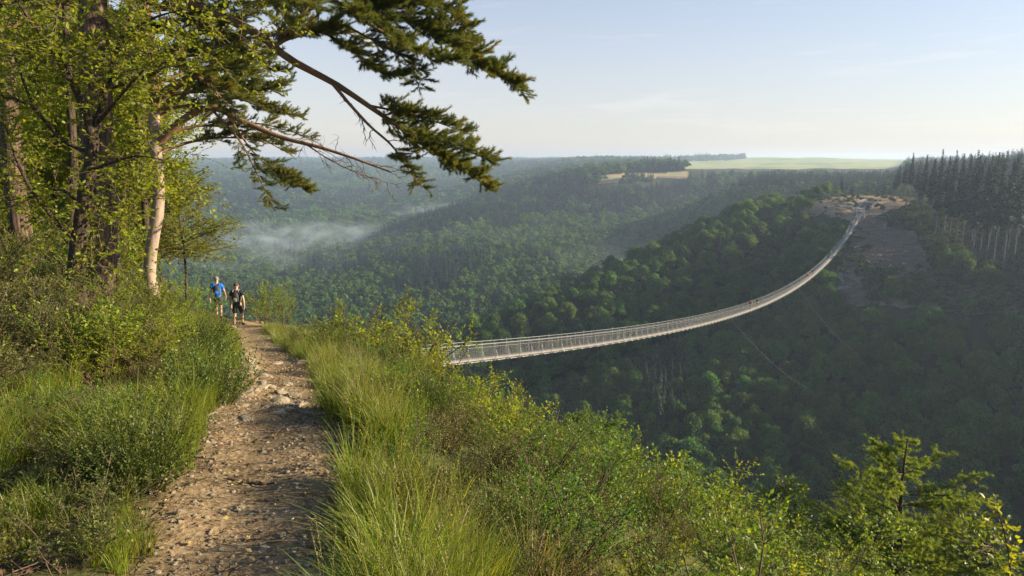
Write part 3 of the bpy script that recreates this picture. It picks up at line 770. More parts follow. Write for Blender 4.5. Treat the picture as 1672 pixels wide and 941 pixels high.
# ------------------------------------------------------------------ grass, litter, gravel
def tuft(nb, hmin, hmax, rad, width, lean, seed, seeds=0):
    g = np.random.default_rng(seed); mb = MB(); k = 5
    for i in range(nb):
        a = g.uniform(0, 6.28); h = g.uniform(hmin, hmax); q = rad * math.sqrt(g.random()); b0 = np.array([q*math.cos(a), q*math.sin(a), -.03])
        a2 = a + g.normal() * .7; ln = lean * g.uniform(.3, 1.4) * h
        t = np.linspace(0, 1, k)[:, None]
        cen = b0 + np.array([math.cos(a2), math.sin(a2), 0]) * ln * t**1.9 + np.array([0, 0, 1]) * h * (t - .28 * (ln / h) * t**3)
        w = width * g.uniform(.7, 1.2) * np.array([.8, 1, .85, .55, .06])[:, None]
        lat = np.array([-math.sin(a2), math.cos(a2), 0]) + .5 * g.normal(size=3); lat /= np.linalg.norm(lat)
        v = np.concatenate([cen - lat * w / 2, cen + lat * w / 2]); f = [[j, j+1, j+1+k, j+k] for j in range(k-1)]
        mb.add(v, f, g.random())
    for i in range(seeds):
        a = g.uniform(0, 6.28); h = g.uniform(hmax, hmax * 1.45); ln = .3 * h * g.uniform(.2, 1)
        t = np.linspace(0, 1, 6)[:, None]; cen = np.array([math.cos(a), math.sin(a), 0]) * ln * t**2 + np.array([0, 0, 1]) * h * t
        mb.tube(cen, .0013, 3, .98, cap=False)
        for q in range(18):
            s = g.uniform(.74, 1); p = cen[0] * 0 + np.array([math.cos(a)*ln*s*s, math.sin(a)*ln*s*s, h*s]); d = g.normal(size=3) * .8 + [0, 0, 1]
            mb.scatter(LEAF4_V, LEAF4_F, [p], frames(np.array([d]), g.normal(size=(1, 3))) * .012, [.97])
    return mb
tufts = proto_collection('tufts')
for k in range(4): tuft(80, .26, .52, .10, .0065, .55, 300 + k).build('a%d' % k, M['grass'], col=tufts)
for k in range(2): tuft(55, .30, .55, .08, .005, .5, 310 + k, 5).build('b%d' % k, M['grass_dry'] if k else M['grass'], col=tufts)
for k in range(2): tuft(60, .18, .42, .10, .005, .8, 320 + k, 3).build('c%d' % k, M['grass_dry'], col=tufts)
for k in range(2): tuft(45, .06, .16, .12, .005, .7, 330 + k).build('d%d' % k, M['grass'], col=tufts)

def veg_points(n, y0, y1, s0, s1, power=1.0):
    """points with the given signed distance from the trail's edge; more of them close by"""
    y = y0 + (y1 - y0) * rng.random(n) ** power; s = rng.uniform(s0, s1, n) * np.ones(n)
    x = trail_x(y) + np.where(s > 0, 1, -1) * trail_half(y) + s
    return x, y
GP, GS, GI = [], [], []
def grow_grass(n, y0, y1, s0, s1, power, picks, smin, smax, thr=-1, seed=0, fr=.8, keepoff=0):
    x, y = veg_points(n, y0, y1, s0, s1, power)
    k = fbm(x * fr, y * fr, 2, seed) > thr
    x, y = x[k], y[k]; z = H(x, y)
    GP.append(np.stack([x, y, z], -1)); GS.append(rng.uniform(smin, smax, len(x))); GI.append(rng.choice(picks, len(x)))
A_, B_, C_, D_ = [0,1,2,3], [4,5], [6,7], [8,9]
grow_grass(330, 2.4, 9, .16, .72, 1.3, A_ + A_ + A_ + B_ + C_, .45, 1.15, -.25, 41, 1.5)           # tall fringe on the outer side of the trail
grow_grass(270, 9, 27, .16, .8, 1.2, A_ + A_ + B_ + C_, .45, 1.1, -.25, 43, 1.2)
grow_grass(130, 2.4, 12, .7, 2.2, 1.3, A_ + B_ + C_ + C_, .5, 1.1, .0, 4)
grow_grass(190, 2.2, 12, 1.6, 6.5, 1.2, A_ + C_ + C_, .6, 1.1, 0, 9)
grow_grass(500, 8, 30, .8, 6, 1.0, A_ + C_, .6, 1.1, -.1, 9)
grow_grass(330, 4.4, 11, -.75, -.02, 1.2, A_ + D_, .55, 1.05, -.15, 12)      # inner side
grow_grass(260, 11, 27, -1.0, -.02, 1.2, A_ + A_ + D_, .6, 1.0, -.2, 13)
grow_grass(420, 2.6, 6.0, -2.4, -.05, 1.2, A_ + D_ + D_, .35, .8, .02, 15)
grow_grass(230, 4.5, 22, -6, -.6, 1.2, A_ + C_ + D_, .4, .9, -.05, 17)
grow_grass(110, 2.6, 6.0, -3.2, -1.0, 1.0, A_ + A_, .5, .85, .1, 19)
grow_grass(260, 2.4, 26, -.22, .22, 1.1, D_, .35, .8, .0, 23)
grow_grass(330, 2.6, 4.8, -2.4, -.05, 1.0, A_ + A_ + D_, .4, .75, -.1, 51, 1.5)
q = np.concatenate(GP); ns = len(q)
scatter_stuff('grass', q, np.stack([rng.normal(0, .12, ns), rng.normal(0, .12, ns), rng.uniform(0, 6.28, ns)], -1), np.concatenate(GS), np.concatenate(GI), tufts)

bits = proto_collection('bits')
for k in range(4):
    mb = MB(); g = np.random.default_rng(400 + k); nl = 7
    mb.scatter(LEAF4_V, LEAF4_F, g.uniform(-.07, .07, (nl, 3)) * [1, 1, .1] + [0, 0, .008], frames(g.normal(size=(nl, 3)) * [1, 1, .25], g.normal(size=(nl, 3)) * .5 + [0, 0, 1]) * g.uniform(.02, .05, (nl, 1, 1)))
    mb.build('a%d' % k, M['litter'], col=bits)
for k in range(2):
    mb = MB(); g = np.random.default_rng(410 + k)
    for i in range(4):
        p0 = g.uniform(-.08, .08, 3) * [1, 1, .1] + [0, 0, .01]; d = g.normal(size=3) * [1, 1, .12]; d /= np.linalg.norm(d)
        mb.tube([p0, p0 + d * g.uniform(.03, .11), p0 + d * .13 + g.normal(size=3) * .01], [.0035, .003, .002], 4)
    mb.build('b%d' % k, M['twig'], col=bits)
x, y = veg_points(5200, 2.2, 14, -3.0, .35, 1.5); x += 0
x2 = trail_x(y) + rng.normal(0, .75, len(y)); x = np.where(rng.random(len(y)) < .38, x2, x)
z = H(x, y); n_ = len(x)
scatter_stuff('leaf_litter', np.stack([x, y, z], -1), np.stack([rng.normal(0, .2, n_), rng.normal(0, .2, n_), rng.uniform(0, 6.28, n_)], -1), rng.uniform(.5, 1.1, n_), rng.choice([0,0,0,1,1,2,2,3,4,5], n_), bits)

def stone(seed, flat=.55, sub=2):
    import bmesh
    bm = bmesh.new(); bmesh.ops.create_icosphere(bm, subdivisions=sub, radius=1)
    v = np.array([p.co[:] for p in bm.verts]); f = np.array([[q.index for q in t.verts] for t in bm.faces]); bm.free()
    g = np.random.default_rng(seed)
    for i in range(9):                                   # split faces of broken slate
        n = unit(g.normal(size=3)); h = g.uniform(.45, .85); d = v @ n; v = v - np.outer(np.maximum(0, d - h), n) * .92
    v *= [g.uniform(.8, 1.25), g.uniform(.7, 1.0), flat * g.uniform(.7, 1.1)]; v += g.normal(size=v.shape) * .018
    mb = MB(); mb.add(v, f); return mb
peb = proto_collection('pebbles')
for k in range(5): stone(500 + k, .5, 1).build('a%d' % k, M['rock'], col=peb)
y = 2.2 + 22 * rng.random(3600) ** 1.5; x = trail_x(y) + np.where(rng.random(len(y)) < .5, 1, -1) * rng.normal(.34, .16, len(y)) ; z = H(x, y); n_ = len(x)
scatter_stuff('gravel', np.stack([x, y, z], -1), rng.uniform(-.5, 6, (n_, 3)) * [.12, .12, 1], .006 + .028 * rng.random(n_) ** 2.2, rng.integers(0, 5, n_), peb)

# ------------------------------------------------------------------ rocks and sticks of the trail
rock_me = [stone(520 + k, .5, 3).mesh('rock', M['rock']) for k in range(6)]
def rock(px, py, wpx, k, label, group=None, sink=.3):
    p = ground_px(px, py); f = p[1] * CP - p[2] * SP; w = wpx / FPX * f / 2
    o = bpy.data.objects.new('rock', rock_me[k % 6]); COL.objects.link(o)
    o.location = (p[0], p[1], p[2] - sink * w * .3); w *= 1.25; o.scale = (w, w * .85, w * .62); o.rotation_euler = (rng.normal(0, .12), rng.normal(0, .12), rng.uniform(0, 6.28))
    return tag(o, label, 'rock', group)
rock(391, 831, 34, 0, 'flat tan slab set flush in the trodden dirt, nearest large stone to the viewer')
rock(463, 874, 30, 1, 'long low stone in the bare path just below the fallen stick')
rock(298, 838, 22, 2, 'small tan stone at the grassy inner edge of the path beside the dark broom bush')
rock(452, 658, 44, 3, 'broad pale flat rock crossing the middle of the path, largest of the stony step')
rock(450, 673, 32, 4, 'angular pointed rock lying just in front of the broad pale flat rock')
rock(495, 675, 24, 5, 'small pale rock beside the outer grass at the stony step of the path')
rock(426, 616, 40, 0, 'long dark ledge stone crossing the path where it narrows')
rock(410, 601, 34, 1, 'grey stone behind the long dark ledge stone on the upper path')
rock(404, 641, 30, 2, 'worn rock on the inner side of the path above the stony step')
rock(463, 643, 32, 3, 'brown half buried rock on the outer side of the path above the stony step')
rock(340, 676, 26, 4, 'rock poking out of the bank under the inner grass tuft')
rock(378, 534, 20, 5, 'pale rounded boulder at the feet of the hiker in black')
for px_, py_, w_, k_ in [(432,590,16,1),(398,586,18,2),(420,570,14,3),(445,575,12,4),(437,553,10,5),(428,541,10,0),(440,632,14,1),(415,660,18,2),(485,655,16,3),(380,690,18,4),(470,700,14,5),(400,715,12,0),(505,690,12,1),(430,740,12,2),(350,760,16,3),(480,790,14,4),(330,800,14,5),(430,897,26,0),(360,900,18,1),(300,905,16,2),(510,905,14,3),(420,850,14,4),(470,835,12,5),(395,655,14,0)]:
    rock(px_, py_, w_, k_, 'small brown stone half sunk in the dirt of the footpath', 'small stones in the footpath')
for i in range(26):
    rock(rng.uniform(388, 500), rng.uniform(583, 690), rng.uniform(14, 36), i, 'brown rock jutting from the stony step of the footpath', 'rocks of the stony step', sink=.1)
def stick(p0, p1, r, label, name='stick', mat='twig'):
    a, b_ = ground_px(*p0), ground_px(*p1); n = 9; t = np.linspace(0, 1, n)[:, None]
    P = a * (1 - t) + b_ * t; P[:, 2] = H(P[:, 0], P[:, 1]) + r * .6; P[1:-1] += rng.normal(0, r * .5, (n - 2, 3)) * [1, 1, .2]
    mb = MB(); mb.tube(P, np.linspace(r, r * .5, n), 6, rough=.3); o = mb.build(name, M[mat]); return tag(o, label, name)
stick((372,783), (450,791), .014, 'fallen brown stick lying across the dirt path')
stick((300,747), (352,752), .012, 'thin fallen stick at the inner rim of the path', mat='twig_pale')

# ------------------------------------------------------------------ shrubs
def leafy_shrub(seed, h=.8, w=.55, leaf=.036, stems=11, fork=7, step=.021, lift=.06):
    p = Plant(seed); g = p.g
    for i in range(stems):
        a = g.uniform(0, 6.28); d = np.array([math.cos(a)*w, math.sin(a)*w, h]) * g.uniform(.7, 1.1)
        S = p.limb([.05*math.cos(a), .05*math.sin(a), -.08], d, np.linalg.norm(d), .008 * h / .8 + .002, 6, .13, .02)
        for k in range(fork):
            j = g.integers(2, 6); a2 = g.uniform(0, 6.28); d2 = unit(S[j] - S[j-1]) * .7 + np.array([math.cos(a2), math.sin(a2), g.uniform(-.1, .6)])
            T = p.limb(S[j], d2, h * g.uniform(.22, .42), .0035, 4, .18, lift, sides=4)
            p.spray(T, leaf, step)
            for q in range(2):
                j2 = g.integers(1, 4); d3 = unit(T[j2] - T[j2-1]) + g.normal(size=3) * .6
                U = p.limb(T[j2], d3, h * g.uniform(.10, .2), .002, 2, .15, lift, sides=3); p.spray(U, leaf, step)
    return p
def wiry_shrub(seed, h=.6, w=.35, stems=130, leaf=.016, fuzz=26, twig=.0028):
    """heather or broom: many thin upright shoots set with tiny leaves"""
    p = Plant(seed); g = p.g
    for i in range(stems):
        a = g.uniform(0, 6.28); q = math.sqrt(g.random()) * w; hh = h * g.uniform(.55, 1.05) * (1 - .35 * (q / w)**2)
        b0 = np.array([math.cos(a)*q*.35, math.sin(a)*q*.35, -.05]); d = np.array([math.cos(a)*q*.9, math.sin(a)*q*.9, hh]) + g.normal(size=3) * .05
        S = p.limb(b0, d, np.linalg.norm(d), twig, 5, .09, .01, sides=3)
        m_ = np.linspace(.3, 1, fuzz)
        ii = m_ * (len(S) - 1); j = np.minimum(ii.astype(int), len(S) - 2); f = (ii - j)[:, None]; pts = S[j] * (1 - f) + S[j+1] * f
        dd_ = (S[j+1] - S[j]); dd_ /= np.linalg.norm(dd_, axis=1, keepdims=True); dd_ = dd_ * .9 + g.normal(size=dd_.shape) * .55
        for u, v in zip(pts, dd_): p.leaf(u + g.normal(size=3) * .004, unit(v), leaf * g.uniform(.6, 1.3))
    return p
def sapling(seed, h=1.5, w=.5, leaf=.05, lv=16):
    p = Plant(seed); g = p.g
    S = p.limb([0,0,-.1], [g.normal()*.08, g.normal()*.08, 1], h, .011 * h, 10, .06, .03)
    for i in range(lv):
        t = g.uniform(.22, .98); ii = t * 10; j = int(min(9, ii)); q = S[j] + (S[j+1] - S[j]) * (ii - j); a = g.uniform(0, 6.28)
        T = p.limb(q, [math.cos(a), math.sin(a), g.uniform(.3, .9)], w * (1.15 - t * .75) * g.uniform(.7, 1.2), .004 * h, 5, .14, .04, sides=4)
        p.spray(T, leaf, leaf * .7)
        for k in range(3):
            j2 = g.integers(1, 5); U = p.limb(T[j2], unit(T[j2] - T[j2-1]) + g.normal(size=3) * .65, w * .35 * g.uniform(.6, 1.2), .002 * h, 3, .15, .02, sides=3); p.spray(U, leaf, leaf * .7)
    p.spray(S[6:], leaf, leaf * .6)
    return p
def shrub_proto(name, plant, leafm, woodm, quick=False, up=1.0, jitter=.5):
    return (name, plant.leaves(quick, up, jitter).mesh('foliage', leafm), plant.w.mesh('stems', woodm))
SH = {}
SH['leafy'] = [shrub_proto('leafy_shrub', leafy_shrub(600 + k, [.8,.7,.95,.6][k], [.55,.6,.5,.6][k]), M['leaf_green'], M['twig']) for k in range(4)]
SH['lime'] = [shrub_proto('leafy_shrub', leafy_shrub(620 + k, [.9,.75,1.0][k], [.6,.65,.55][k], .042, step=.024), M['leaf_lime'], M['twig']) for k in range(3)]
SH['olive'] = [shrub_proto('olive_shrub', leafy_shrub(640 + k, [.75,.65][k], [.5,.55][k], .037, 11, 7, .018), M['leaf_olive'], M['twig']) for k in range(2)]
SH['heather'] = [shrub_proto('heather_bush', wiry_shrub(660 + k, [.55,.65,.5][k], [.42,.38,.5][k], 150, .021, 34), M['heather'], M['twig'], True, 0, 1) for k in range(3)]
SH['broom'] = [shrub_proto('broom_bush', wiry_shrub(680 + k, [.75,.85,.6][k], [.42,.48,.5][k], 190, .024, 26), M['broom'], M['broom'], True, 0, 1) for k in range(3)]
SH['sapling'] = [shrub_proto('sapling', sapling(700 + k, [1.5,1.2,1.8][k], [.5,.45,.55][k]), M['leaf_lime'], M['twig']) for k in range(3)]
CATN = {'leafy': 'shrub', 'lime': 'shrub', 'olive': 'shrub', 'heather': 'bush', 'broom': 'bush', 'sapling': 'sapling'}
def put(kind, x, y, sc, label, group=None, k=None, tilt=0.0, dz=0.0, sz=1.0):
    ps = SH[kind]; nm, lf, st = ps[rng.integers(len(ps)) if k is None else k]
    t = empty(nm, (x, y, Hp(x, y) + dz), rng.uniform(0, 6.28)); t.scale = (sc, sc, sc * sz)
    t.rotation_euler = (rng.normal(0, .06) , rng.normal(0, .06) + tilt, t.rotation_euler[2])
    for n_, me in (('foliage', lf), ('stems', st)):
        o = bpy.data.objects.new(n_, me); COL.objects.link(o); o.parent = t
    return tag(t, label, CATN[kind], group)
def put_px(kind, px, py, sc, label, group=None, k=None, **kw):
    p = ground_px(px, py); return put(kind, p[0], p[1], sc, label, group, k, **kw)
def put_y(kind, px, Y, sc, label, group=None, k=None, top=None, **kw):
    """standing Y ahead in the direction of column px"""
    x = (px - 836) / FPX * Y
    for _ in range(3): x = (px - 836) / FPX * (Y * CP - Hp(x, Y) * SP)
    if top is not None: sc = max(.3, (at(px, top, Y)[2] - Hp(x, Y)) / HT[kind][k])
    return put(kind, x, Y, sc, label, group, k, **kw)
HT = {'sapling': [1.5, 1.2, 1.8], 'lime': [.95, .8, 1.05], 'olive': [.8, .7], 'leafy': [.85, .75, 1.0, .65]}

def thicket(n, y0, y1, s0, s1, kinds, smin, smax, labels, thr=-1, seed=0, power=1.0, gap=.32, fr=.5):
    x, y = veg_points(n * 6, y0, y1, s0, s1, power); k = fbm(x * fr, y * fr, 2, seed) > thr; x, y = x[k], y[k]
    px, py = project(np.stack([x, y, H(x, y) + .3], -1)); k = (px > -120) & (px < 1800) & (py < 1120); x, y, px = x[k], y[k], px[k]
    keep_ = ~((px > 335) & (px < 425) & (y > 14) & (s1 > 0)) & ~((px > 335) & (px < 425) & (y > 14) & (y < 27) & (s1 < 0)); x, y = x[keep_], y[keep_]
    got = []
    for a, b_ in zip(x, y):
        if len(got) >= n: break
        if all((a - c)**2 + (b_ - d)**2 > (gap * (1 + b_ * .04))**2 for c, d in got): got.append((a, b_))
    for a, b_ in got:
        kd = kinds[rng.integers(len(kinds))]; sc = rng.uniform(smin, smax); z = Hp(a, b_)
        if s0 > 0:                       # the thicket stays under the brow of the slope
            while sc > .3:
                qx, qy = project([[a, b_, z + sc * .85]])
                if qx[0] < 1360 and qy[0] > np.interp(qx[0], [500, 620, 740, 860, 1050, 1200, 1340], [530, 560, 598, 662, 735, 800, 915]): break
                sc *= .85
            if sc <= .3: continue
        put(kd, a, b_, sc, *labels[kd])
RS = {'leafy': ('green leafy shrub in the sunlit thicket on the slope outside the path', 'leafy shrubs on the sunlit slope'),
      'lime': ('bright lime leafy shrub in the sunlit thicket on the slope outside the path', 'lime shrubs on the sunlit slope'),
      'olive': ('olive small leaved shrub with pale twigs in the thicket on the slope outside the path', 'olive shrubs on the sunlit slope'),
      'heather': ('brownish wiry heather bush on the sunlit slope outside the path', 'heather bushes on the sunlit slope'),
      'broom': ('dark green upright broom bush in the thicket on the slope outside the path', 'broom bushes on the sunlit slope'),
      'sapling': ('thin lime leaved sapling sticking out of the thicket on the slope outside the path', 'saplings on the sunlit slope')}
LS = {'leafy': ('green leafy shrub on the bank under the pines inside the path', 'leafy shrubs under the pines'),
      'lime': ('bright lime leafy shrub on the bank under the pines inside the path', 'lime shrubs under the pines'),
      'olive': ('olive small leaved shrub on the bank under the pines inside the path', 'olive shrubs under the pines'),
      'heather': ('brownish wiry heather bush on the bank under the pines inside the path', 'heather bushes under the pines'),
      'broom': ('dark green upright broom bush on the bank under the pines inside the path', 'broom bushes under the pines'),
      'sapling': ('thin lime leaved sapling on the bank under the pines inside the path', 'saplings under the pines')}
# slope on the outer side
thicket(48, 2.8, 8.0, .55, 2.7, ['heather','leafy','leafy','broom','heather','lime'], .4, .8, RS, gap=.32)
thicket(40, 2.6, 7.5, 2.2, 6.2, ['leafy','leafy','lime','broom','heather','olive'], .5, 1.15, RS, gap=.52)
thicket(44, 7.0, 13, .6, 6.5, ['heather','olive','leafy','lime','leafy','broom','leafy'], .65, 1.45, RS, gap=.55)
thicket(40, 12, 20, .6, 5.2, ['heather','olive','leafy','broom'], .8, 1.3, RS, gap=.5)
thicket(30, 19, 33, .8, 7.0, ['leafy','olive','heather','lime'], .9, 1.5, RS, gap=.6)
thicket(26, 6, 16, 5.5, 10, ['leafy','lime','leafy'], 1.3, 2.1, RS, gap=.6)
# bank on the inner side
thicket(38, 3.6, 8.0, -4.2, -.6, ['heather','olive','heather','heather','leafy','olive'], .38, .75, LS, gap=.34)
thicket(16, 7.0, 15, -1.6, -.45, ['heather','broom','heather','olive'], .5, .75, LS, gap=.42)
thicket(34, 7.0, 13, -6.5, -1.5, ['heather','leafy','heather','broom','lime','olive','heather'], .7, 1.1, LS, gap=.42)
thicket(36, 12, 24, -9, -1.7, ['lime','leafy','heather','lime','olive'], .8, 1.4, LS, gap=.55)
thicket(16, 2.9, 5.0, -2.6, -.35, ['heather','leafy','heather','olive'], .28, .5, LS, gap=.3)
# ones that can be told apart
put_px('broom', 225, 795, .8, 'largest dark green broom bush, low on the bank at the inner edge of the path', k=1)
put_px('broom', 352, 660, .95, 'rounded green broom tuft overhanging the inner edge of the path', k=0)
put_px('broom', 322, 582, 1.0, 'dark green bush just below the hiker in blue', k=2)
put_y('sapling', 552, 17.0, 1.05, 'young lime leaved sapling standing before the hidden near end of the footbridge', k=0, top=492)
put_y('sapling', 660, 15.5, 1.2, 'tallest lime sapling in front of the near end of the footbridge', k=2, top=488)
put_y('lime', 697, 14.0, 1.5, 'lime green bush overlapping the near end of the footbridge railing', k=0, top=538)
put_y('olive', 597, 17.5, 1.9, 'thin brownish half bare bush between the two lime saplings', k=1, top=500)
put_y('sapling', 850, 11.8, .55, 'thin upright sprig rising from the shrub edge below the footbridge', k=1, top=622)
put_y('lime', 432, 30.0, 1.7, 'lime bush beside the hiker in black, at the brow of the path', k=2, top=458)
put_y('leafy', 462, 28.0, 1.6, 'olive green bush where the path drops over the brow', k=2, top=470)
put_px('sapling', 262, 700, .42, 'small pale leaved rosette plant on the litter bank', k=1)

LB_ = ('bright lime leafy bush in the row between the forked tree and the path', 'bright lime bushes below the forked tree')
for px_, py_, s_, k_ in [(180,612,.8,0),(225,612,.7,1),(265,585,.55,2),(140,590,.9,1),(205,565,.9,0),(165,640,.6,2),(235,575,.7,1)]: put_px('lime', px_, py_, s_, *LB_, k=k_)

NB_ = ('lime bush low in front of the hidden near end of the footbridge', 'lime bushes at the near end of the footbridge')
for px_, Y_, tp_, k_ in [(640,14.5,548,0),(612,15.0,548,2),(680,12.5,566,1),(580,16,535,0)]: put_y('lime', px_, Y_, 1, *NB_, k=k_, top=tp_)

put_y('lime', 668, 14.5, 1, 'bright lime bush standing up against the near end of the footbridge railing', k=0, top=500)
put_y('lime', 556, 16.5, 1, 'bright lime bush beside the brow, before the valley, uphill of the footbridge end', k=2, top=500)
put_y('lime', 296, 22.0, 1, 'lime bush hiding the foot of the young trees beside the hiker in blue', k=0, top=458)
put_y('leafy', 330, 23.0, 1, 'green bush close beside the hiker in the blue shirt', k=2, top=474)
put_y('lime', 268, 21.0, 1, 'lime bush at the foot of the pale pine trunk', k=2, top=466)
# ------------------------------------------------------------------ pines
def needle_tuft(n, ln, wd, seed):
    g = np.random.default_rng(seed); v, f = [], []
    for i in range(n):
        a = g.uniform(0, 6.28); sp = g.uniform(.35, 1.05); d = unit([math.cos(a) * sp, 1.0, math.sin(a) * sp]); q = g.uniform(-.3, .3)
        lat = unit(np.cross(d, g.normal(size=3))); p = np.array([0, q * ln, 0]); k = len(v)
        v += [p - lat * wd, p + lat * wd, p + d * ln * g.uniform(.8, 1.15)]; f.append([k, k+1, k+2])
    return np.array(v), np.array(f)
NT = [needle_tuft(20, .064, .0031, s) for s in (1, 2, 3)]

class Pine:
    def __init__(s, seed): s.g = np.random.default_rng(seed); s.tw = MB(); s.p, s.d, s.r = [], [], []
    def twig(s, P, dens=1.0, bare=.3, rnd=.5):
        """needles along a twig"""
        seg = np.diff(P, axis=0); ln = np.linalg.norm(seg, axis=1); cum = np.concatenate([[0], np.cumsum(ln)]); tot = cum[-1]
        for q in np.arange(tot * bare, tot, .030 / dens):
            j = min(len(seg) - 1, np.searchsorted(cum, q, 'right') - 1)
            s.p.append(P[j] + seg[j] / ln[j] * (q - cum[j])); s.d.append(seg[j] / ln[j] + s.g.normal(size=3) * .15); s.r.append(rnd)
    def line(s, P0, d, L, n, wander, lift, r, draw=True):
        P = [np.asarray(P0, float)]; d = unit(d)
        for i in range(n): d = unit(d + s.g.normal(size=3) * wander + [0, 0, lift]); P.append(P[-1] + d * L / n)
        P = np.array(P)
        if draw: s.tw.tube(P, np.linspace(r, r * .4, n + 1), 4, .4, cap=False)
        return P
    def bough(s, P, start=.3, end=1.0, L=1.0, step=.10, dens=1.0, sag=-.03, taper=True, upb=.25, tl=.22, bare=.2):
        step *= .72; dens *= .92
        """side branches with needled twigs along a limb"""
        g = s.g; seg = np.diff(P, axis=0); ln = np.linalg.norm(seg, axis=1); cum = np.concatenate([[0], np.cumsum(ln)]); tot = cum[-1]
        side = 1
        for q in np.arange(tot * start, tot * end, step):
            j = min(len(seg) - 1, np.searchsorted(cum, q, 'right') - 1); t = seg[j] / ln[j]; p = P[j] + t * (q - cum[j])
            lat = unit(np.cross(t, [0, 0, 1]) + 1e-5) * side; side = -side
            f = (q / tot - start) / max(1e-3, end - start); l = L * (1 - .65 * f if taper else 1) * g.uniform(.45, 1.1)
            d = t * g.uniform(.5, 1.1) + lat * g.uniform(.35, 1.0) + np.array([0, 0, g.uniform(-.25, .55) * 1.0 + upb * .3])
            B = s.line(p, d, l, 5, .12, sag, .006 + .006 * l)
            rn = float(np.clip(g.normal(.45, .22), 0, 1))
            for k in range(int(l / .05) + 2):
                jj = g.uniform(.10, .99) * 5; a = int(min(4, jj)); pp = B[a] + (B[a+1] - B[a]) * (jj - a); bt = unit(B[a+1] - B[a])
                dd_ = bt * .9 + unit(np.cross(bt, [0, 0, 1])) * g.choice([-1, 1]) * g.uniform(.3, .9) + np.array([0, 0, g.uniform(-.15, .5)])
                T = s.line(pp, dd_, tl * g.uniform(.4, 1.1), 3, .12, .05, .003); s.twig(T, dens, bare, float(np.clip(rn + g.normal() * .12, 0, 1)))
            s.twig(B, dens, .5, rn)
    def bare_twigs(s, P, start, end, L, step, sag=-.06):
        g = s.g; n = len(P)
        for t in np.arange(start, end, step):
            jj = t * (n - 1); a = int(min(n - 2, jj)); pp = P[a] + (P[a+1] - P[a]) * (jj - a); bt = unit(P[a+1] - P[a])
            B = s.line(pp, bt * .9 + g.normal(size=3) * .6 + [0, 0, -.2], L * g.uniform(.4, 1.1), 6, .28, sag, .008)
            for k in range(5):
                b_ = g.integers(1, 6); s.line(B[b_], unit(B[b_] - B[b_-1]) + g.normal(size=3) * .7, L * g.uniform(.12, .4), 4, .3, sag, .0045)
    def crown(s, parent, mat):
        mb = MB(); p, d, r = np.array(s.p), np.array(s.d), np.array(s.r); k = s.g.integers(0, 3, len(p))
        F = frames(d, s.g.normal(size=d.shape)) * s.g.uniform(.8, 1.2, (len(p), 1, 1))
        for i in range(3): mb.scatter(*NT[i], p[k == i], F[k == i], r[k == i])
        o = mb.build('crown', mat, parent); s.tw.build('twigs', M['twig'], o); return o
def P3(pts, Y0, Y1=None, n=14):
    """limb through photograph columns and rows at the given distances ahead"""
    Y1 = Y0 if Y1 is None else Y1; m = len(pts)
    return spline([at(px, py, Y0 + (Y1 - Y0) * i / (m - 1)) for i, (px, py) in enumerate(pts)], n)
def limb(P, r0, r1, mat, parent, name='limb', sides=8, rough=.12):
    mb = MB(); mb.tube(P, np.linspace(r0, r1, len(P)), sides, rough=rough, cap=True); return mb.build(name, M[mat], parent, smooth=True)
def trunk_to(pts, Y, n=22, root=.6):
    P = P3(pts, Y, n=n); b0 = P[0].copy(); g0 = Hp(b0[0], b0[1])
    low = np.array([[b0[0], b0[1], min(g0, b0[2]) - root]]); return np.vstack([low, P])
def rebase(root):
    """the Empty at the foot keeps its children where they are"""
    for c in root.children: c.matrix_parent_inverse = root.matrix_world.inverted()
def tree_root(name, P, label, cat='tree', group=None):
    z = Hp(P[1][0], P[1][1]); t = empty(name, (0, 0, 0)); tag(t, label, cat, group); t['foot'] = [float(P[1][0]), float(P[1][1]), z]; return t
def settle(t):
    """move the Empty to the foot of its tree, children's meshes shifted to match"""
    f = Vector(t['foot']); t.location = f
    def sh(o):
        if o.type == 'MESH': o.data.transform(Matrix.Translation(-f))
        for c in o.children: sh(c)
    for c in t.children: sh(c)
    del t['foot']

# --- the big pine, its trunk half behind the lime tree
YA = 11.8
T = trunk_to([(158,500),(160,440),(163,380),(162,300),(158,220),(156,120),(152,20),(150,-120),(150,-320),(152,-520)], YA)
pa = tree_root('pine_tree', T, 'big pine with thick furrowed trunk, whose long boughs reach over the valley', group=None)
rA = np.interp(np.linspace(0, 1, len(T)), [0, .08, .3, .6, 1], [.36, .29, .245, .2, .07]); mb = MB(); mb.tube(T, rA, 14, rough=.10); mb.build('trunk', M['bark_pine'], pa, smooth=True)
pn = Pine(21)
L1 = P3([(152,-110),(215,-60),(290,-8),(370,30),(430,62),(470,95),(520,122),(562,146),(600,172),(648,205),(700,243),(755,277),(800,306)], YA, YA + .6, 30)
limb(L1, .105, .012, 'bark_upper', pa); pn.bough(L1, .69, 1.0, .72, .06, 1.0, -.02, upb=.5); pn.bough(L1, .80, 1.0, .5, .08, 1.0, -.03)
L1b = P3([(540,133),(575,175),(605,207),(640,238),(664,272),(690,308)], YA + .3, YA - .2, 16)
limb(L1b, .032, .008, 'bark_upper', pa); pn.bough(L1b, .62, 1.0, .42, .09, .9, -.05); pn.bare_twigs(L1b, .1, .7, .45, .12)
L1c = P3([(600,172),(640,180),(690,190),(730,206),(765,216)], YA + .4, YA + 1.0, 12); limb(L1c, .022, .006, 'bark_upper', pa); pn.bough(L1c, .1, 1.0, .42, .06, 1.0, -.01, upb=.5)
L1d = P3([(640,200),(690,222),(730,235),(770,250),(800,262)], YA, YA - .7, 12); limb(L1d, .02, .006, 'bark_upper', pa); pn.bough(L1d, .1, 1.0, .5, .07, 1.0, -.02)
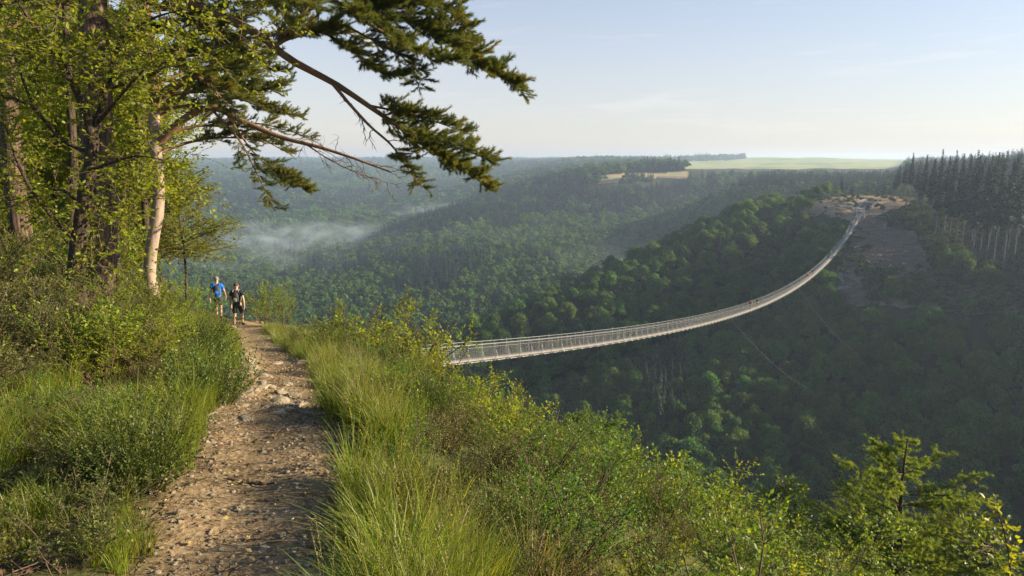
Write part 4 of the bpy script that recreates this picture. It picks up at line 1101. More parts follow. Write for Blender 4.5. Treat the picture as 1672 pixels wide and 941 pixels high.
# upper bough that ends at the tip over the sky
L2 = P3([(152,-260),(260,-190),(380,-110),(480,-45),(580,-5),(660,28),(730,68),(790,108),(845,138)], YA, YA + .3, 26)
limb(L2, .10, .010, 'bark_upper', pa); pn.bough(L2, .42, 1.0, 1.05, .055, 1.0, -.02, upb=.2); pn.bough(L2, .74, 1.0, .5, .07, 1.0, -.02)
L2b = P3([(480,-45),(560,10),(620,50),(690,85),(745,98)], YA, YA - .9, 16); limb(L2b, .04, .008, 'bark_upper', pa); pn.bough(L2b, .25, 1.0, .7, .07, 1.0, -.03)
L2c = P3([(580,-5),(650,0),(700,5),(745,28),(770,60)], YA, YA + 1.2, 14); limb(L2c, .03, .008, 'bark_upper', pa); pn.bough(L2c, .05, 1.0, .7, .06, 1.0, -.01)
L2d = P3([(430,60),(515,49),(573,81),(617,115),(660,125)], YA + .2, YA - .5, 16); limb(L2d, .03, .006, 'bark_upper', pa); pn.bough(L2d, .3, 1.0, .55, .075, 1.0, -.05)
L2e = P3([(560,40),(620,72),(665,100),(690,140)], YA - .3, YA + .4, 12); limb(L2e, .02, .005, 'bark_upper', pa); pn.bough(L2e, .2, 1.0, .5, .08, 1.0, -.05)
# boughs towards the crown over the left of the view
for pts, y1, st in [([(152,-140),(230,-110),(330,-60),(420,-20),(500,10)], -1.2, .35), ([(152,-60),(100,-60),(20,-30),(-60,30)], .6, .35), ([(156,60),(230,20),(310,20),(380,60),(430,90)], 1.6, .35), ([(154,-20),(240,-40),(340,-20),(430,20)], 2.0, .3),
                    ([(158,120),(210,60),(260,50),(330,90),(370,110)], -.9, .35), ([(152,-180),(260,-120),(380,-60),(470,30)], 1.0, .35), ([(152,-20),(260,10),(360,60),(400,130)], 2.2, .35), ([(156,100),(250,90),(330,130),(380,180)], 1.8, .35), ([(152,-220),(290,-150),(430,-90),(540,-40)], -1.4, .35),
                    ([(152,-300),(300,-280),(430,-220),(560,-150),(660,-80)], .5, .4)]:
    q = P3(pts, YA, YA + y1, 14); limb(q, .05, .008, 'bark_upper', pa); pn.bough(q, st, 1.0, .95, .085, .9, -.02)
pn.crown(pa, M['pine_needle']); settle(pa)

# --- the slim pine with the pale lower trunk
YB = 17.5
T = trunk_to([(249,478),(244,440),(250,390),(259,335),(257,270),(252,210),(252,150),(246,80),(240,0),(236,-120),(240,-260)], YB)
pb = tree_root('pine_tree', T, 'slim pine with a pale pinkish lower trunk, standing beside the hikers')
rB = np.interp(np.linspace(0, 1, len(T)), [0, .1, .45, 1], [.17, .145, .125, .04]); mb = MB(); k = 11
mb.tube(T[:k], rB[:k], 10, rough=.10); mb.build('lower_trunk', M['bark_pale'], pb, smooth=True)
mb = MB(); mb.tube(T[k-1:], rB[k-1:], 10, rough=.10); mb.build('upper_trunk', M['bark_upper'], pb, smooth=True)
pn = Pine(22)
q = P3([(252,165),(295,135),(350,110),(405,96),(450,74),(487,40),(505,2),(520,-50)], YB, YB - 1.5, 22); limb(q, .115, .03, 'bark_upper', pb); pn.bough(q, .62, 1.0, 1.3, .10, .85, -.01)
q = P3([(420,90),(480,60),(540,45),(600,70)], YB - 1, YB - .6, 12); limb(q, .05, .01, 'bark_upper', pb); pn.bough(q, .2, 1.0, .8, .09, .85)
q3 = P3([(255,238),(300,195),(345,176),(400,200),(458,224),(520,240),(570,256),(640,282)], YB, YB - .6, 26); limb(q3, .10, .018, 'bark_upper', pb); pn.bare_twigs(q3, .55, 1.0, 1.0, .026)
q = P3([(345,178),(395,235),(420,285),(448,342)], YB - .2, YB - .8, 14); limb(q, .035, .008, 'bark_upper', pb); pn.bough(q, .35, 1.0, .55, .12, .8, -.04); pn.bare_twigs(q, .2, .6, .4, .12)
q = P3([(372,190),(420,255),(455,285),(500,308)], YB + .4, YB + .8, 14); limb(q, .03, .008, 'bark_upper', pb); pn.bough(q, .45, 1.0, .95, .075, .9, -.02); pn.bough(q, .6, 1.0, .6, .09, .9, -.02)
q = P3([(330,180),(390,160),(440,175),(490,192)], YB + .3, YB + 1.2, 12); limb(q, .03, .006, 'bark_upper', pb); pn.bough(q, .25, 1.0, .75, .09, .85, -.02)
q = P3([(400,200),(440,205),(475,215),(505,225)], YB + .1, YB + .8, 10); limb(q, .022, .005, 'bark_upper', pb); pn.bough(q, .2, 1.0, .45, .10, .85, -.02)
q = P3([(500,236),(540,262),(590,285),(640,300)], YB - .4, YB - .2, 10); limb(q, .02, .006, 'bark_upper', pb); pn.bare_twigs(q, .1, 1.0, .6, .06)
for pts, y1 in [([(250,120),(310,60),(380,30),(440,10)], .8), ([(252,200),(310,150),(370,135),(420,130)], 1.4), ([(248,90),(180,60),(120,50)], .6), ([(252,180),(320,170),(390,150),(470,140)], -1.0), ([(242,20),(330,-30),(420,-60)], 0), ([(256,250),(320,230),(380,225),(430,232)], 1.6), ([(252,140),(330,110),(400,120),(450,150)], 2.0), ([(252,160),(330,150),(400,165),(455,190)], 1.0), ([(250,110),(320,90),(400,100),(470,120)], -.6), ([(255,225),(330,205),(400,215),(470,250)], 1.2)]:
    q = P3(pts, YB, YB + y1, 12); limb(q, .045, .008, 'bark_upper', pb); pn.bough(q, .3, 1.0, 1.0, .11, .8, -.02)
pn.crown(pb, M['pine_needle']); settle(pb)

# --- other dark trunks of the stand on the bank
def plain_pine(pts, Y, r, label, seed, boughs, mat='bark_dark'):
    T = trunk_to(pts, Y); t = tree_root('pine_tree', T, label); mb = MB(); mb.tube(T, np.interp(np.linspace(0, 1, len(T)), [0, .1, 1], [r * 1.3, r, r * .35]), 10, rough=.12); mb.build('trunk', M[mat], t, smooth=True)
    pn = Pine(seed)
    for b_, y1 in boughs:
        q = P3(b_, Y, Y + y1, 12); limb(q, .045, .008, 'bark_upper', t); pn.bough(q, .25, 1.0, 1.0, .12, .8, -.02)
    pn.crown(t, M['pine_needle']); settle(t)
plain_pine([(36,432),(34,380),(24,300),(16,190),(10,80),(4,-60),(0,-200)], 14.5, .215, 'dark pine trunk at the edge of the view, straight and thick', 23,
           [([(10,60),(60,10),(120,10),(180,40)], .5), ([(14,150),(-40,100),(-90,110)], 0), ([(8,0),(70,-40),(150,-30)], 1.5)], 'bark_pine')
plain_pine([(112,470),(114,400),(121,310),(118,220),(112,120),(106,0),(104,-140)], 15.5, .115, 'thin dark trunk just behind the furrowed trunk of the big pine', 24,
           [([(112,100),(170,60),(220,70)], .8), ([(110,40),(60,0),(10,20)], .8)])
plain_pine([(8,420),(6,340),(2,240),(-4,140),(-8,0),(-10,-100)], 19.0, .12, 'thin trunk behind the thick dark pine trunk at the edge of the view', 25, [([(0,120),(50,70),(100,90)], .5)])
plain_pine([(237,465),(241,420),(239,380),(234,300),(225,200),(216,80),(210,-60)], 21.0, .10, 'thin dark trunk standing close behind the pale pine trunk', 26, [([(228,200),(280,170),(330,190)], .5), ([(222,130),(170,90),(120,100)], .5)])
plain_pine([(186,455),(184,380),(178,280),(176,160),(172,20),(170,-100)], 16.5, .15, 'dark trunk half hidden behind the big furrowed pine trunk', 27, [([(176,150),(230,100),(290,110)], 1)])

# ------------------------------------------------------------------ the lime leaved tree with forked stems
YE = 9.2
pe = Plant(31)
T = trunk_to([(131,512),(127,470),(125,430),(131,380),(137,330),(147,275),(152,225)], YE, 16, .4)
et = tree_root('deciduous_tree', T, 'lime leaved tree with dark forked stems in front of the big furrowed pine trunk')
mb = MB(); mb.tube(T, np.linspace(.125, .075, len(T)), 9, rough=.15); mb.build('trunk', M['bark_dark'], et, smooth=True)
stems = [([(152,225),(138,180),(120,140),(95,100),(62,50),(28,2),(-10,-60)], -.5, .055), ([(152,225),(168,170),(182,110),(200,60),(216,0),(225,-80)], .3, .055), ([(172,145),(240,125),(300,95),(350,78),(428,58)], .2, .03),
         ([(150,250),(110,235),(60,180),(10,60),(-30,0)], .5, .03), ([(130,400),(90,360),(45,300),(0,180)], -.5, .03), ([(160,200),(190,165),(220,130),(250,100)], -.8, .028), ([(136,340),(100,310),(60,320),(0,330)], .3, .025), ([(145,280),(185,265),(225,255),(268,262)], -.6, .022),
         ([(133,370),(160,340),(205,330),(262,318)], .5, .022), ([(127,470),(150,440),(172,405),(190,365)], -.4, .025), ([(216,0),(260,-30),(310,-40)], 0, .02), ([(120,140),(90,60),(100,0)], -.9, .025), ([(200,60),(250,30),(300,15)], -.6, .022), ([(60,180),(20,160),(-40,170)], -.4, .02)]
for pts, y1, r in stems:
    S = P3(pts, YE, YE + y1, 14); limb(S, r, .006, 'bark_dark', et, 'branch', 6)
    L_ = np.linalg.norm(np.diff(S, axis=0), axis=1).sum()
    for q in np.arange(.2, 1.0, .062 / max(.5, L_)):
        jj = q * 13; a = int(min(12, jj)); p0 = S[a] + (S[a+1] - S[a]) * (jj - a); t = unit(S[a+1] - S[a]); g = pe.g
        d = t * .4 + unit(g.normal(size=3)) * .95 + np.array([0, 0, .15])
        B = pe.limb(p0, d, g.uniform(.4, 1.0), .007, 5, .14, -.01, sides=4)
        pe.spray(B, .066, .038, .4)
        for k in range(3):
            b_ = g.integers(1, 5); U = pe.limb(B[b_], unit(B[b_] - B[b_-1]) * .8 + g.normal(size=3) * .6, g.uniform(.18, .4), .003, 3, .15, -.01, sides=3); pe.spray(U, .062, .036, .4)
cr_ = pe.leaves(up=1.0, jitter=.6).build('crown', M['leaf_lime'], et); pe.w.build('twigs', M['twig'], cr_); settle(et)
print('leaves on lime tree', len(pe.lp))

# ------------------------------------------------------------------ young broadleaf trees behind
def young_tree(seed, h=5.0, w=1.7, leaf=.095, n=46, low=.16):
    p = Plant(seed); g = p.g; tr = MB()
    S = [np.array([0, 0, -.4])]; d = np.array([0, 0, 1.0])
    for i in range(12): d = unit(d + g.normal(size=3) * .07 + [0, 0, .05]); S.append(S[-1] + d * (h + .4) / 12)
    S = np.array(S); tr.tube(S, np.linspace(.07, .012, 13), 7, rough=.1)
    for i in range(n):
        t = g.uniform(low, .98); jj = t * 12; a = int(min(11, jj)); p0 = S[a] + (S[a+1] - S[a]) * (jj - a); az = g.uniform(0, 6.28)
        l = w * math.sin(math.pi * min(1, (1.08 - t) * .85) ) ** .7 * g.uniform(.55, 1.1)
        B = p.limb(p0, [math.cos(az), math.sin(az), g.uniform(.1, .6)], l, .018, 7, .12, -.01, sides=4); p.spray(B[2:], leaf, leaf * .6, .45)
        for k in range(int(6 + l * 6)):
            b_ = g.integers(1, 7); U = p.limb(B[b_], unit(B[b_] - B[b_-1]) * .7 + g.normal(size=3) * [.7, .7, .4], l * g.uniform(.2, .45), .006, 4, .14, -.01, sides=3); p.spray(U, leaf, leaf * .62, .45)
    return p.leaves(True, 1.0, .55), p.w, tr
YT = []
for k in range(5):
    lf, w_, tr = young_tree(740 + k, [5.2, 4.4, 6.0, 3.6, 6.0][k], [1.7, 1.6, 1.9, 1.4, 2.1][k], n=[74, 66, 84, 56, 90][k], low=.16 if k < 4 else .42)
    YT.append({'crown': [lf.mesh('crown', M['leaf_lime']), lf.mesh('crown', M['leaf_green'])], 'twigs': w_.mesh('twigs', M['twig']), 'trunk': tr.mesh('trunk', M['bark_dark'])})
def young(px, Y, sc, k, hue, label, group=None, dz=0, top=None):
    x = (px - 836) / FPX * Y
    for _ in range(3): x = (px - 836) / FPX * (Y * CP - Hp(x, Y) * SP)
    if top is not None:
        sc = (at(px, top, Y)[2] - Hp(x, Y)) / [5.2, 4.4, 6.0, 3.6, 6.0][k]
        if sc < .15: return
    t = empty('young_tree', (x, Y, Hp(x, Y) + dz), rng.uniform(0, 6.28), sc)
    c = bpy.data.objects.new('crown', YT[k]['crown'][hue]); COL.objects.link(c); c.parent = t
    for n_, pr in (('twigs', c), ('trunk', t)):
        o = bpy.data.objects.new(n_, YT[k][n_]); COL.objects.link(o); o.parent = pr
    return tag(t, label, 'tree', group)
young(308, 24, .95, 4, 0, top=262, label='lime leaved young tree spreading beside the pale pine trunk above the hiker in blue')
young(270, 27, .9, 4, 0, top=275, label='young lime tree right behind the pale pine trunk')
G_ = ('leafy young tree among the dark pine trunks on the bank', 'young trees among the pines')
for px_, Y_, s_, k_, h_ in [(60,19,.85,1,1),(10,17,1.0,0,0),(90,23,1.1,2,1),(170,24,1.1,0,1),(210,27,1.0,2,0),(-20,22,1.2,2,1),(130,30,1.3,0,1),(40,28,1.3,2,0),(215,20,.6,3,0),(-40,15,.9,1,0)]:
    young(px_, Y_, s_, k_, h_, *G_)
for px_, Y_, tp_, k_ in [(20,17,60,4),(95,18.5,20,4),(180,19,40,4),(240,23,60,4),(60,22,-60,4),(140,21,-40,4),(205,25,10,4),(-30,20,-20,4)]: young(px_, Y_, 1, k_, 0, *G_, top=tp_)
# young trees down the sunlit slope
young(985, 17.0, .85, 0, 1, 'light green young tree with visible stem, tallest on the slope below the bridge', top=660)
young(930, 20, .7, 3, 1, 'small green tree beside the taller young tree with a visible stem', top=672)
young(1262, 15.5, .62, 3, 1, 'lone round bush tree between the shrub edge and the larch', top=795)
D_ = ('green young tree on the steep slope below the shrub edge', 'young trees on the steep slope')
for px_, Y_, s_, k_, h_ in [(1060,20,735,1,1),(1100,15,760,3,1),(1150,17,790,2,1),(1190,13,800,3,1),(860,18,665,3,1),(815,19,652,3,0),(1240,12,838,3,0),(1330,10,880,3,1),(1020,22,700,1,1),(1215,18,812,0,1),(780,22,648,1,1),(1310,15,850,1,1),(1390,13,845,3,1),(1340,19,815,1,1),(900,15,690,3,0),(950,14,715,3,1),(1600,14,860,3,1)]:
    young(px_, Y_, 1, k_, h_, *D_, top=s_)
# ivy clad stem at the edge of the view
pi = Plant(35); b0 = at(1655, 1010, 7.0); S = spline([b0 + [0, 0, -1.2], b0, at(1650, 930, 7.0), at(1640, 870, 7.0), at(1630, 836, 7.0)], 12)
it = tree_root('ivy_sapling', np.vstack([S[:1], S]), 'large leaved glossy sapling at the lower edge beside the larches', 'sapling')
limb(S, .02, .006, 'bark_dark', it, 'trunk', 6)
for i in range(90):
    j = pi.g.integers(0, 12); pi.spray(pi.limb(S[j], pi.g.normal(size=3) + [0, 0, .2], pi.g.uniform(.08, .26), .003, 3, .2, -.02, sides=3), .075, .05, .6)
pi.leaves(jitter=.8).build('foliage', M['leaf_lime'], it); pi.w.build('twigs', M['twig'], it); settle(it)

# ------------------------------------------------------------------ the larch on the slope
def larch(h=6.5, w=3.9, seed=36, whorls=36):
    p = Plant(seed); g = p.g; tr = MB(); tr.tube(spline([[0,0,-.6],[.05,.02,h*.3],[-.06,.05,h*.6],[.03,0,h*.85],[0,0,h]], 16), np.linspace(.15, .008, 16), 8, rough=.1)
    boughs = []
    for i in range(whorls):
        t = (i + g.random()) / whorls; z = h * (.12 + .87 * t)
        for k in range(3):
            a = g.uniform(0, 6.28); l = w * (1 - t)**.75 * g.uniform(.55, 1.15) + .12
            B = p.limb([0, 0, z], [math.cos(a), math.sin(a), g.uniform(-.05, .35)], l, .007 + .008 * l, 7, .07, .02, sides=4)
            n = int(l / .042) + 3
            for q in range(n):
                jj = g.uniform(.15, 1) * 6.99; b_ = int(jj); pp = B[b_] + (B[b_+1] - B[b_]) * (jj - b_); bt = unit(B[b_+1] - B[b_])
                U = p.limb(pp, bt * .8 + unit(np.cross(bt, [0, 0, 1])) * g.choice([-1, 1]) * g.uniform(.3, 1) + [0, 0, g.uniform(-.45, .35)], g.uniform(.12, .38) * min(1, .4 + l * .4), .003, 3, .12, -.01, sides=3)
                for s_ in np.linspace(.1, 1, 7):
                    ii = s_ * 2.99; c = int(ii); p.leaf(U[c] + (U[c+1] - U[c]) * (ii - c), g.normal(size=3) + unit(U[c+1] - U[c]) * .9, .05 * g.uniform(.7, 1.3))
    return p, tr
M['larch'] = leaf_mat('larch_needles', [(.13,.20,.035), (.195,.27,.05), (.27,.325,.07)], .5, (1.3,1.1,.45), .04, .15)
lp_, ltr = larch()
lmb = MB(); LT = [needle_tuft(11, 1.15, .10, s) for s in (7, 8)]
dd_, pp_, ls_ = np.array(lp_.ld), np.array(lp_.lp), np.array(lp_.ls); kk = lp_.g.integers(0, 2, len(pp_)); F = frames(dd_, lp_.g.normal(size=dd_.shape)) * ls_[:, None, None]
for i in range(2): lmb.scatter(*LT[i], pp_[kk == i], F[kk == i])
LM = (lmb.mesh('crown', M['larch']), lp_.w.mesh('boughs', M['twig']), ltr.mesh('trunk', M['bark_dark'])); print('larch tufts', len(pp_))
def larch_at(px, py_top, Y, sc, label, group=None):
    p = at(px, py_top, Y); t = empty('larch_tree', (p[0], p[1], p[2] - 6.5 * sc), rng.uniform(0, 6.28), sc); tag(t, label, 'tree', group)
    for n_, me in (('crown', LM[0]), ('boughs', LM[1]), ('trunk', LM[2])):
        o = bpy.data.objects.new(n_, me); COL.objects.link(o); o.parent = t
larch_at(1482, 716, 15.0, 1.25, 'broad feathery larch with dark bare boughs rising from the slope at the lower corner')
larch_at(1395, 812, 18.0, .62, 'smaller feathery larch half behind the broad larch, nearer the bush tree')
larch_at(1568, 815, 17.0, .62, 'larch between the broad feathery larch and the large leaved sapling')
# ------------------------------------------------------------------ suspension footbridge
def plan_pt(px, py):
    d = ray(px, py); s = -34.0 / (d[0] - .6 * d[1]); return d * s
bp = np.array([plan_pt(*q) for q in [(740,587),(800,583),(900,574),(1000,560),(1100,539),(1200,511),(1250,495),(1300,470),(1350,427),(1380,391),(1404,352)]])
Yk = bp[:, 1]; poly = np.polyfit(Yk / 100, bp[:, 2], 4)
Y0, Y1 = 43.0, Yk[-1]
def deck(Y): Y = np.asarray(Y, float); return np.stack([-34 + .6 * Y, Y, np.polyval(poly, Y / 100)], -1)
BT = unit([.6, 1, 0]); BN = unit([1, -.6, 0])      # along and across
M['steel'] = plain_mat('galvanised_steel', [(.22,.23,.235), (.33,.34,.345)], 4, .5, .5, .35)
M['planks'] = plain_mat('deck_planks', [(.22,.195,.165), (.30,.27,.23), (.37,.335,.29)], 2.5, .8, .2, stretch=(1, 1, 1))
M['wire'] = plain_mat('wire_mesh', [(.20,.20,.20), (.28,.28,.275)], 6, .55, .4, .2)
M['concrete'] = plain_mat('concrete', [(.36,.35,.33), (.48,.46,.43)], 1.2, .9, .2)
M['blue_steel'] = plain_mat('blue_grey_steel', [(.22,.29,.40), (.30,.38,.50)], 2, .5, .4, .2)
br = empty('suspension_bridge', tuple(deck(Y0)))
tag(br, 'long pale suspension footbridge with wire mesh sides sagging across the wooded valley', 'bridge')
BO = deck(Y0); WD = .60; HR = 1.22
def loc(P): return np.asarray(P) - BO
n = 400; YY = np.linspace(Y0, Y1, n); DC = deck(YY)
tan_ = np.gradient(DC, axis=0); tan_ /= np.linalg.norm(tan_, axis=1, keepdims=True)
mb = MB(); total = np.linalg.norm(np.diff(DC, axis=0), axis=1).sum(); npl = int(total / .32)      # planks one by one in one deck
cumd = np.concatenate([[0], np.cumsum(np.linalg.norm(np.diff(DC, axis=0), axis=1))])
def along(s): return np.stack([np.interp(s, cumd, DC[:, i]) for i in range(3)], -1)
for s in (np.arange(npl) + .5) * .32:
    c = along(s); t = unit(along(s + .2) - along(s - .2)); nn = np.cross(BN, t) * -1
    mb.box(loc(c), (WD * 2, .29, .05), np.stack([BN, t, np.cross(BN, t)], -1), rng.random())
mb.build('deck', M['planks'], br)
up = np.array([0, 0, 1.0])
for sd in (-1, 1):
    mb = MB(); mb.tube(loc(DC + BN * sd * (WD + .05) + up * HR), .024, 5); mb.tube(loc(DC + BN * sd * (WD + .05) + up * (HR - .22)), .013, 4); mb.build('handrail_cable', M['steel'], br)
    mb = MB(); mb.tube(loc(DC + BN * sd * (WD - .1) - up * .14), .04, 5); mb.build('support_cable', M['steel'], br)
    mb = MB()
    for h in np.linspace(.06, HR - .26, 8): mb.tube(loc(DC + BN * sd * (WD + .04) + up * h), .003, 3, cap=False)
    ss = np.arange(.1, total, .26)
    A0 = along(ss) + BN * sd * (WD + .04); n_ = len(ss); w = .0035
    for off in (0.0, .12):
        v = np.stack([A0 + up * .02 - BT * w + BT * off, A0 + up * .02 + BT * w + BT * off, A0 + up * (HR - .2) + BT * w - BT * off, A0 + up * (HR - .2) - BT * w - BT * off], 1)
        mb.add(loc(v.reshape(-1, 3)), np.arange(n_ * 4).reshape(n_, 4))
    mb.build('railing_net', M['wire'], br)
def frame_mb(s, tall=False):
    mb = MB(); c = along(s); t = unit(along(s + .3) - along(s - .3)); F = np.stack([BN, t, np.cross(BN, t)], -1)
    mb.box(loc(c - up * .06), (WD * 2 + .75, .10, .07), F)
    for sd in (-1, 1):
        mb.tube(loc([c + BN * sd * (WD + .05) - up * .05, c + BN * sd * (WD + .05) + up * (HR + (.18 if tall else .02))]), .028 if tall else .02, 4)
        mb.tube(loc([c + BN * sd * (WD + .33) - up * .06, c + BN * sd * (WD + .06) + up * .75]), .012, 3)
    return mb
sf = np.arange(1.2, total - 1, 1.9)
for k, s in enumerate(sf[:98]): frame_mb(s, k % 4 == 0).build('railing_frame', M['steel'], br)
rest = MB()
for k, s in enumerate(sf[98:]):
    f = frame_mb(s, k % 4 == 0); rest.v += f.v; rest.f += [q + rest.n for q in f.f]; rest.r += f.r; rest.n += f.n
tag(rest.build('railing_frame', M['steel'], br), kind='stuff')
# end portals
def portal(P, h, w, mat, parent, name='portal_frame'):
    mb = MB()
    for sd in (-1, 1):
        mb.box(loc(P + BN * sd * w + up * (h / 2 - .8)), (.34, .34, h + 1.6), np.stack([BN, BT, up], -1)); mb.box(loc(P + BN * sd * w - up * .9), (.9, .9, .7), np.stack([BN, BT, up], -1))
    mb.box(loc(P + up * (h - .1)), (w * 2 + .5, .26, .26), np.stack([BN, BT, up], -1)); mb.box(loc(P + up * .3), (w * 2, .26, .2), np.stack([BN, BT, up], -1))
    return mb.build(name, M[mat], parent)
portal(deck(Y1 + .5), 3.6, 1.5, 'blue_steel', br); portal(deck(Y0 - .4), 1.6, 1.0, 'steel', br)
mb = MB(); q = deck(Y0); mb.box(loc(q - BT * 1.6 - up * 1.9), (2.6, 3.4, 3.6), np.stack([BN, BT, up], -1)); mb.build('abutment', M['concrete'], br)
E = deck(Y1)
def guy(a, b_, sag, r, label, name='guy_cable', group=None):
    t = np.linspace(0, 1, 30)[:, None]; P = a * (1 - t) + b_ * t; P[:, 2] -= (sag * 4 * t * (1 - t))[:, 0]
    mb = MB(); mb.tube(P, r, 4); return tag(mb.build(name, M['steel'], smooth=False), label, 'cable', group)
def hill_px(px, py, lo=60, hi=420):
    d = ray(px, py); Y = np.arange(lo, hi, .5); s = Y / d[1]; z = H(d[0] * s, Y); g = d[2] * s - z; k = int(np.argmax(g < 0)) if (g < 0).any() else int(np.argmin(g)); return np.array([d[0] * s[k], Y[k], z[k]])
gA = hill_px(1302, 349, 200); gB = hill_px(1474, 356, 200)
guy(E + up * 1.2 - BN * 1.4, gA + up * .8, .6, .09, 'white cable running level from the far bridge portal to the wood edge')
gb = (E + up * 2.0 + BN * 1.4, gB + up * 1.2); guy(*gb, .5, .09, 'upper of the two pale cables running level from the far portal towards the spruces')
guy(E + up * .6 + BN * 1.4, gB + up * .1 + [-2, 0, 0], .4, .09, 'lower of the two pale cables running level from the far portal towards the spruces')
gC = hill_px(1417, 592, 150)
guy(deck(176), gC + up * .3, 2.0, .028, 'long thin wind cable slanting from the bridge deck to the scrub')
gD = hill_px(1378, 472, 200); guy(gD + up * .8, hill_px(1418, 600, 150) + up * .2, 1.5, .026, 'thin wind cable dropping from the small concrete block down the scrub')
guy(hill_px(1418, 600, 150) + up * .6, hill_px(1470, 716, 120) + up * .3, 1.0, .024, 'faint lowest length of wind cable running down into the wood')
guy(deck(118), hill_px(1330, 640, 150) + up * .3, 2.0, .022, 'faint wind cable slanting from the lower bridge into the dark wood')

# anchor blocks and bits on the clearing
def block(P, size, rz, mat, name, label, cat, bev=.12):
    import bmesh
    bm = bmesh.new(); bmesh.ops.create_cube(bm, size=1); bmesh.ops.scale(bm, vec=size, verts=bm.verts); bmesh.ops.bevel(bm, geom=bm.edges[:], offset=bev, segments=2, affect='EDGES')
    v = np.array([q.co[:] for q in bm.verts]); mb = MB(); fs = [[q.index for q in f.verts] for f in bm.faces]; bm.free()
    for f in fs: mb.add(v[f], [list(range(len(f)))])
    o = mb.build(name, M[mat]); o.location = P; o.rotation_euler = (0, 0, rz); return tag(o, label, cat)
block(gD + up * .3, (6.0, 1.8, 1.2), .1, 'concrete', 'concrete_block', 'pale concrete anchor block at the foot of the steep dirt track', 'anchor block')
block(gA + up * .4, (2.2, 1.6, 1.4), .2, 'concrete', 'concrete_block', 'small concrete block at the wood edge holding the level white cable', 'anchor block')
block(gB + up * .4, (2.6, 1.6, 1.4), -.2, 'concrete', 'concrete_block', 'small concrete block towards the spruces holding the two pale cables', 'anchor block')
q = hill_px(1418, 333, 200)
block(q + up * .6, (4.6, 1.8, 1.0), .15, 'blue_steel', 'stacked_beams', 'low stack of blue grey beams lying on the bare ground behind the bridge end', 'beam stack', .2)
q2 = hill_px(1384, 340, 200); block(q2 + up * .5, (4.2, 1.2, .9), -.1, 'concrete', 'stone_bench', 'pale stone bench on the bare ground beside the far bridge end', 'bench')
M['dirt_track'] = plain_mat('dirt_track', [(.26,.20,.16), (.36,.29,.235), (.44,.36,.30)], .5, .95, .05)
def track(pts, w, name):
    C = spline([hill_px(px, py, 150, 460) for px, py in pts], 60); C[:, 2] = H(C[:, 0], C[:, 1]); T = np.gradient(C, axis=0); T /= np.linalg.norm(T, axis=1, keepdims=True)
    Nn = np.cross(T, up); Nn /= np.linalg.norm(Nn, axis=1, keepdims=True); ww = w * (1 + .25 * rng.normal(size=(60, 1)) * .5)
    rows = [C + Nn * ww * k for k in np.linspace(-1, 1, 5)]; V = np.stack(rows, 1); V[..., 2] = H(V[..., 0].ravel(), V[..., 1].ravel()).reshape(60, 5) + .22
    i = np.arange(300).reshape(60, 5); mb = MB(); mb.add(V.reshape(-1, 3), np.stack([i[:-1, :-1], i[1:, :-1], i[1:, 1:], i[:-1, 1:]], -1).reshape(-1, 4))
    return tag(mb.build(name, M['dirt_track'], smooth=True), kind='structure')
track([(1392,362),(1384,380),(1372,403),(1366,422),(1371,445),(1376,466)], .7, 'hill_path')
track([(1404,348),(1418,342),(1440,332),(1462,329)], 1.3, 'hill_path')
track([(1404,345),(1404,337),(1403,331),(1409,326)], 1.5, 'hill_path')
track([(1340,345),(1365,338),(1404,340)], 1.0, 'hill_path')

# ------------------------------------------------------------------ spruce stand on the far side
def spruce(seed, h, cf, w):
    g = np.random.default_rng(seed); tr = MB(); tr.tube(spline([[0,0,-1.5],[.1,0,h*.4],[0,.1,h*.8],[0,0,h]], 10), np.linspace(.26, .03, 10), 7)
    for i in range(26):                       # dead stubs on the bare part
        z = g.uniform(.12, cf) * h; a = g.uniform(0, 6.28); l = g.uniform(.5, 1.8); tr.tube([[0,0,z],[l*math.cos(a), l*math.sin(a), z-.15*l]], [.035,.012], 3, cap=False)
    return conifer_crown(34, 7, h, w, h * cf, seed, 3, .30), tr
SPM = []
for k in range(4):
    c, tr = spruce(800 + k, [29, 31, 27, 30][k], [.40, .48, .36, .44][k], [2.7, 2.6, 2.9, 2.5][k]); SPM.append((c.mesh('crown', M['needle_spruce']), tr.mesh('trunk', M['wood_spruce']), [29, 31, 27, 30][k]))
tops = [(1462,286),(1470,268),(1480,262),(1492,254),(1503,262),(1515,250),(1527,256),(1540,249),(1552,258),(1563,247),(1575,252),(1587,249),(1598,244),(1610,255),(1622,250),(1633,244),(1645,248),(1657,256),(1668,246),(1680,250)]
SPL = ('tall dark spruce with bare pole trunk in the stand beside the clearing', 'spruces in the stand across the valley')
def put_spruce(px, py, Y, label=SPL[0], group=SPL[1]):
    p = at(px, py, Y); z = Hp(p[0], p[1]); k = int(rng.integers(4)); c, tr, h = SPM[k]; sc = (p[2] - z) / h
    if sc < .3: return
    t = empty('spruce_tree', (p[0], p[1], z), rng.uniform(0, 6.28)); w = np.clip(sc, .7, 1.1); t.scale = (w, w, sc); tag(t, label, 'spruce', group)
    for n_, me in (('crown', c), ('trunk', tr)):
        o = bpy.data.objects.new(n_, me); COL.objects.link(o); o.parent = t
for i, (px, py) in enumerate(tops):
    f = (px - 1462) / 210; base = np.interp(px, [1462,1480,1520,1560,1600,1640,1680], [350,325,292,272,258,246,240])
    put_spruce(px, py + rng.uniform(-5, 6), base + rng.uniform(-4, 12))
    put_spruce(px + rng.uniform(-6, 6), py + rng.uniform(0, 26), base + rng.uniform(14, 32))
    put_spruce(px + rng.uniform(-6, 6), py + rng.uniform(0, 14), base + rng.uniform(36, 75))
    if i > 3: put_spruce(px + rng.uniform(-6, 6), py + rng.uniform(6, 26), base - rng.uniform(6, 14))
